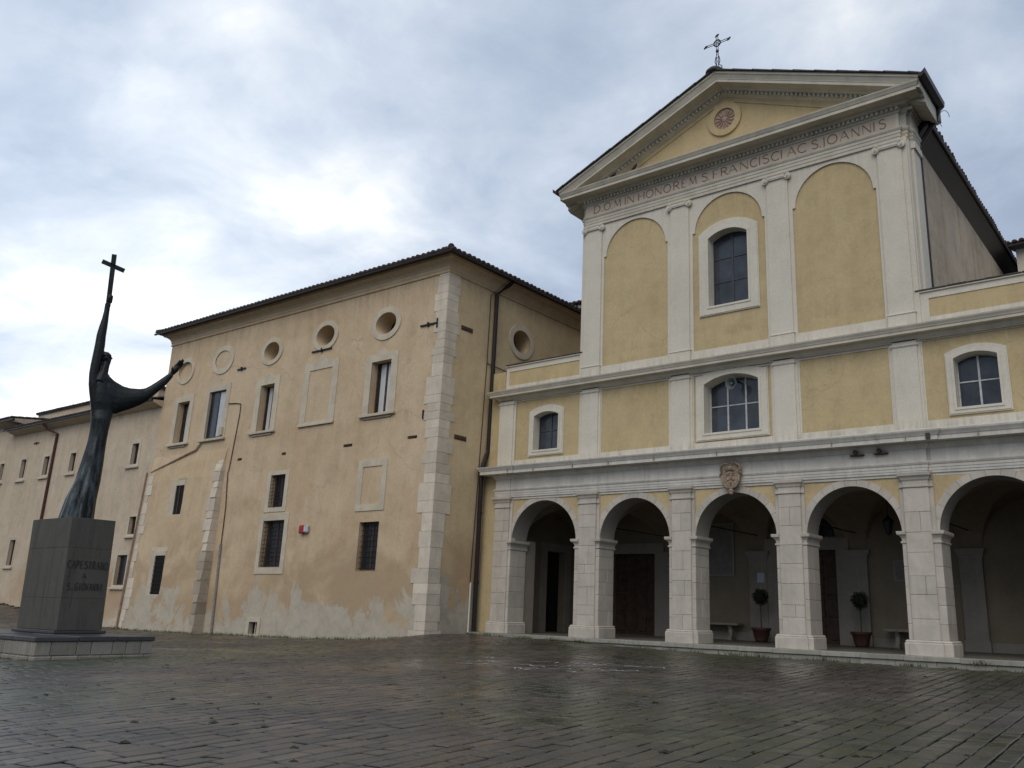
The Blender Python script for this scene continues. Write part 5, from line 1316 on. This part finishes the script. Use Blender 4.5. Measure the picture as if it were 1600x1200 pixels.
mb.ellipsoid(tuple(sp(-0.002, 6.13, -.115)), (.022, .022, .04))
# fist around the shaft
mb.ellipsoid(tuple(sp(-.185, 7.66, -.05)), (.062, .062, .06))
for k in range(4):
    z = 7.66 + k * .052; pts = []
    for q in range(8): a = R(-60 + 230 * q / 7); pts.append(sp(-.175 + .062 * math.cos(a), z + .006 * q, -.05 - .062 * math.sin(a)))
    mb.tube(pts, .026, 7)
mb.tube([sp(-.22, 7.66, -.09), sp(-.185, 7.76, -.13), sp(-.13, 7.81, -.12)], [.032, .027, .02], 7)
body = mb.build('figure', M_bronze, stt, smooth=True)
rm = body.modifiers.new('remesh', 'REMESH'); rm.mode = 'VOXEL'; rm.voxel_size = .017; rm.use_smooth_shade = True
smo = body.modifiers.new('smooth', 'SMOOTH'); smo.factor = .5; smo.iterations = 3
# cross
mb = MB()
def beam(p, q, hw, hd):
    d = (q - p).normalized(); u = vd; w = d.cross(u).normalized(); n = len(mb.v)
    for c in (p, q):
        for (s1, s2) in ((-1, -1), (1, -1), (1, 1), (-1, 1)): mb.v.append(tuple(c + u * hd * s1 + w * hw * s2))
    mb.f += [(n, n + 1, n + 2, n + 3), (n + 7, n + 6, n + 5, n + 4), (n, n + 4, n + 5, n + 1), (n + 1, n + 5, n + 6, n + 2), (n + 2, n + 6, n + 7, n + 3), (n + 3, n + 7, n + 4, n)]
beam(sp(-.178, 7.55, -.05), sp(-.247, 8.994, -.05), .060, .06); beam(sp(-.50, 8.755, -.055), sp(.055, 8.60, -.055), .046, .055)
mb.build('cross', M_bronze, stt)

# ================================================================== grass and weeds along walls
mb = MB(); rg = random.Random(17)
def tuft(x, y, z, n, h, sp_):
    for _ in range(n):
        a = rg.uniform(0, 2 * math.pi); l = rg.uniform(.4, 1) * h; w = rg.uniform(.006, .013)
        bx, by = x + rg.gauss(0, sp_), y + rg.gauss(0, sp_ * .4); tx, ty = bx + math.cos(a) * l * .6, by + math.sin(a) * l * .6
        ux, uy = -math.sin(a) * w, math.cos(a) * w
        mb.add([(bx - ux, by - uy, z - .02), (bx + ux, by + uy, z - .02), (tx + ux * .3, ty + uy * .3, z + l), (tx - ux * .3, ty - uy * .3, z + l)], [(0, 1, 2, 3)])
x_ = -31
while x_ < -11:
    yb0 = YF - .06 if x_ > -24.2 else YF - .56
    tuft(x_, yb0, gz(x_, yb0), rg.randint(4, 22), rg.uniform(.05, .15), .14); x_ += rg.uniform(.05, .22)
x_ = -10.4
while x_ < 10:
    if rg.random() < .5: tuft(x_, -.52, gz(x_, -.52), rg.randint(6, 50), rg.uniform(.05, .14), .14)
    x_ += rg.uniform(.08, .45)
tuft(-5.6, -.5, gz(-5.6, -.5), 60, .12, .2); tuft(.5, -.52, gz(.5, -.5), 80, .12, .4); tuft(7.1, -.4, ZB - .17, 60, .12, .18)
tag(mb.build('grass', M_grass, kind='stuff'), 'short green weeds growing along the foot of the walls and the step', 'grass')

# fallen leaves, twigs and moss clumps lying on the paving
mb = MB(); rd = random.Random(29)
for i in range(150):
    u_ = rd.uniform(5.5, 24); v_ = rd.uniform(-.62, .62) * u_
    x_ = camxy.x + view.x * u_ + view.y * v_; y_ = camxy.y + view.y * u_ - view.x * v_
    if not inside(x_, y_): continue
    z_ = gz(x_, y_) + .004; r0_ = rd.uniform(.012, .045); n0 = len(mb.v); k_ = 7
    mb.v.append((x_, y_, z_ + rd.uniform(.006, .022)))
    for q in range(k_):
        a = 2 * math.pi * q / k_; rr_ = r0_ * rd.uniform(.5, 1.5); mb.v.append((x_ + math.cos(a) * rr_ * 1.5, y_ + math.sin(a) * rr_, z_))
    for q in range(k_): mb.f.append((n0, n0 + 1 + q, n0 + 1 + (q + 1) % k_))
tag(mb.build('leaf_litter', simple('moss_and_leaves', (.03, .032, .016), .9, var=.5, scale=9), kind='stuff'), 'small dark leaves and moss clumps scattered over the wet paving', 'leaf litter')
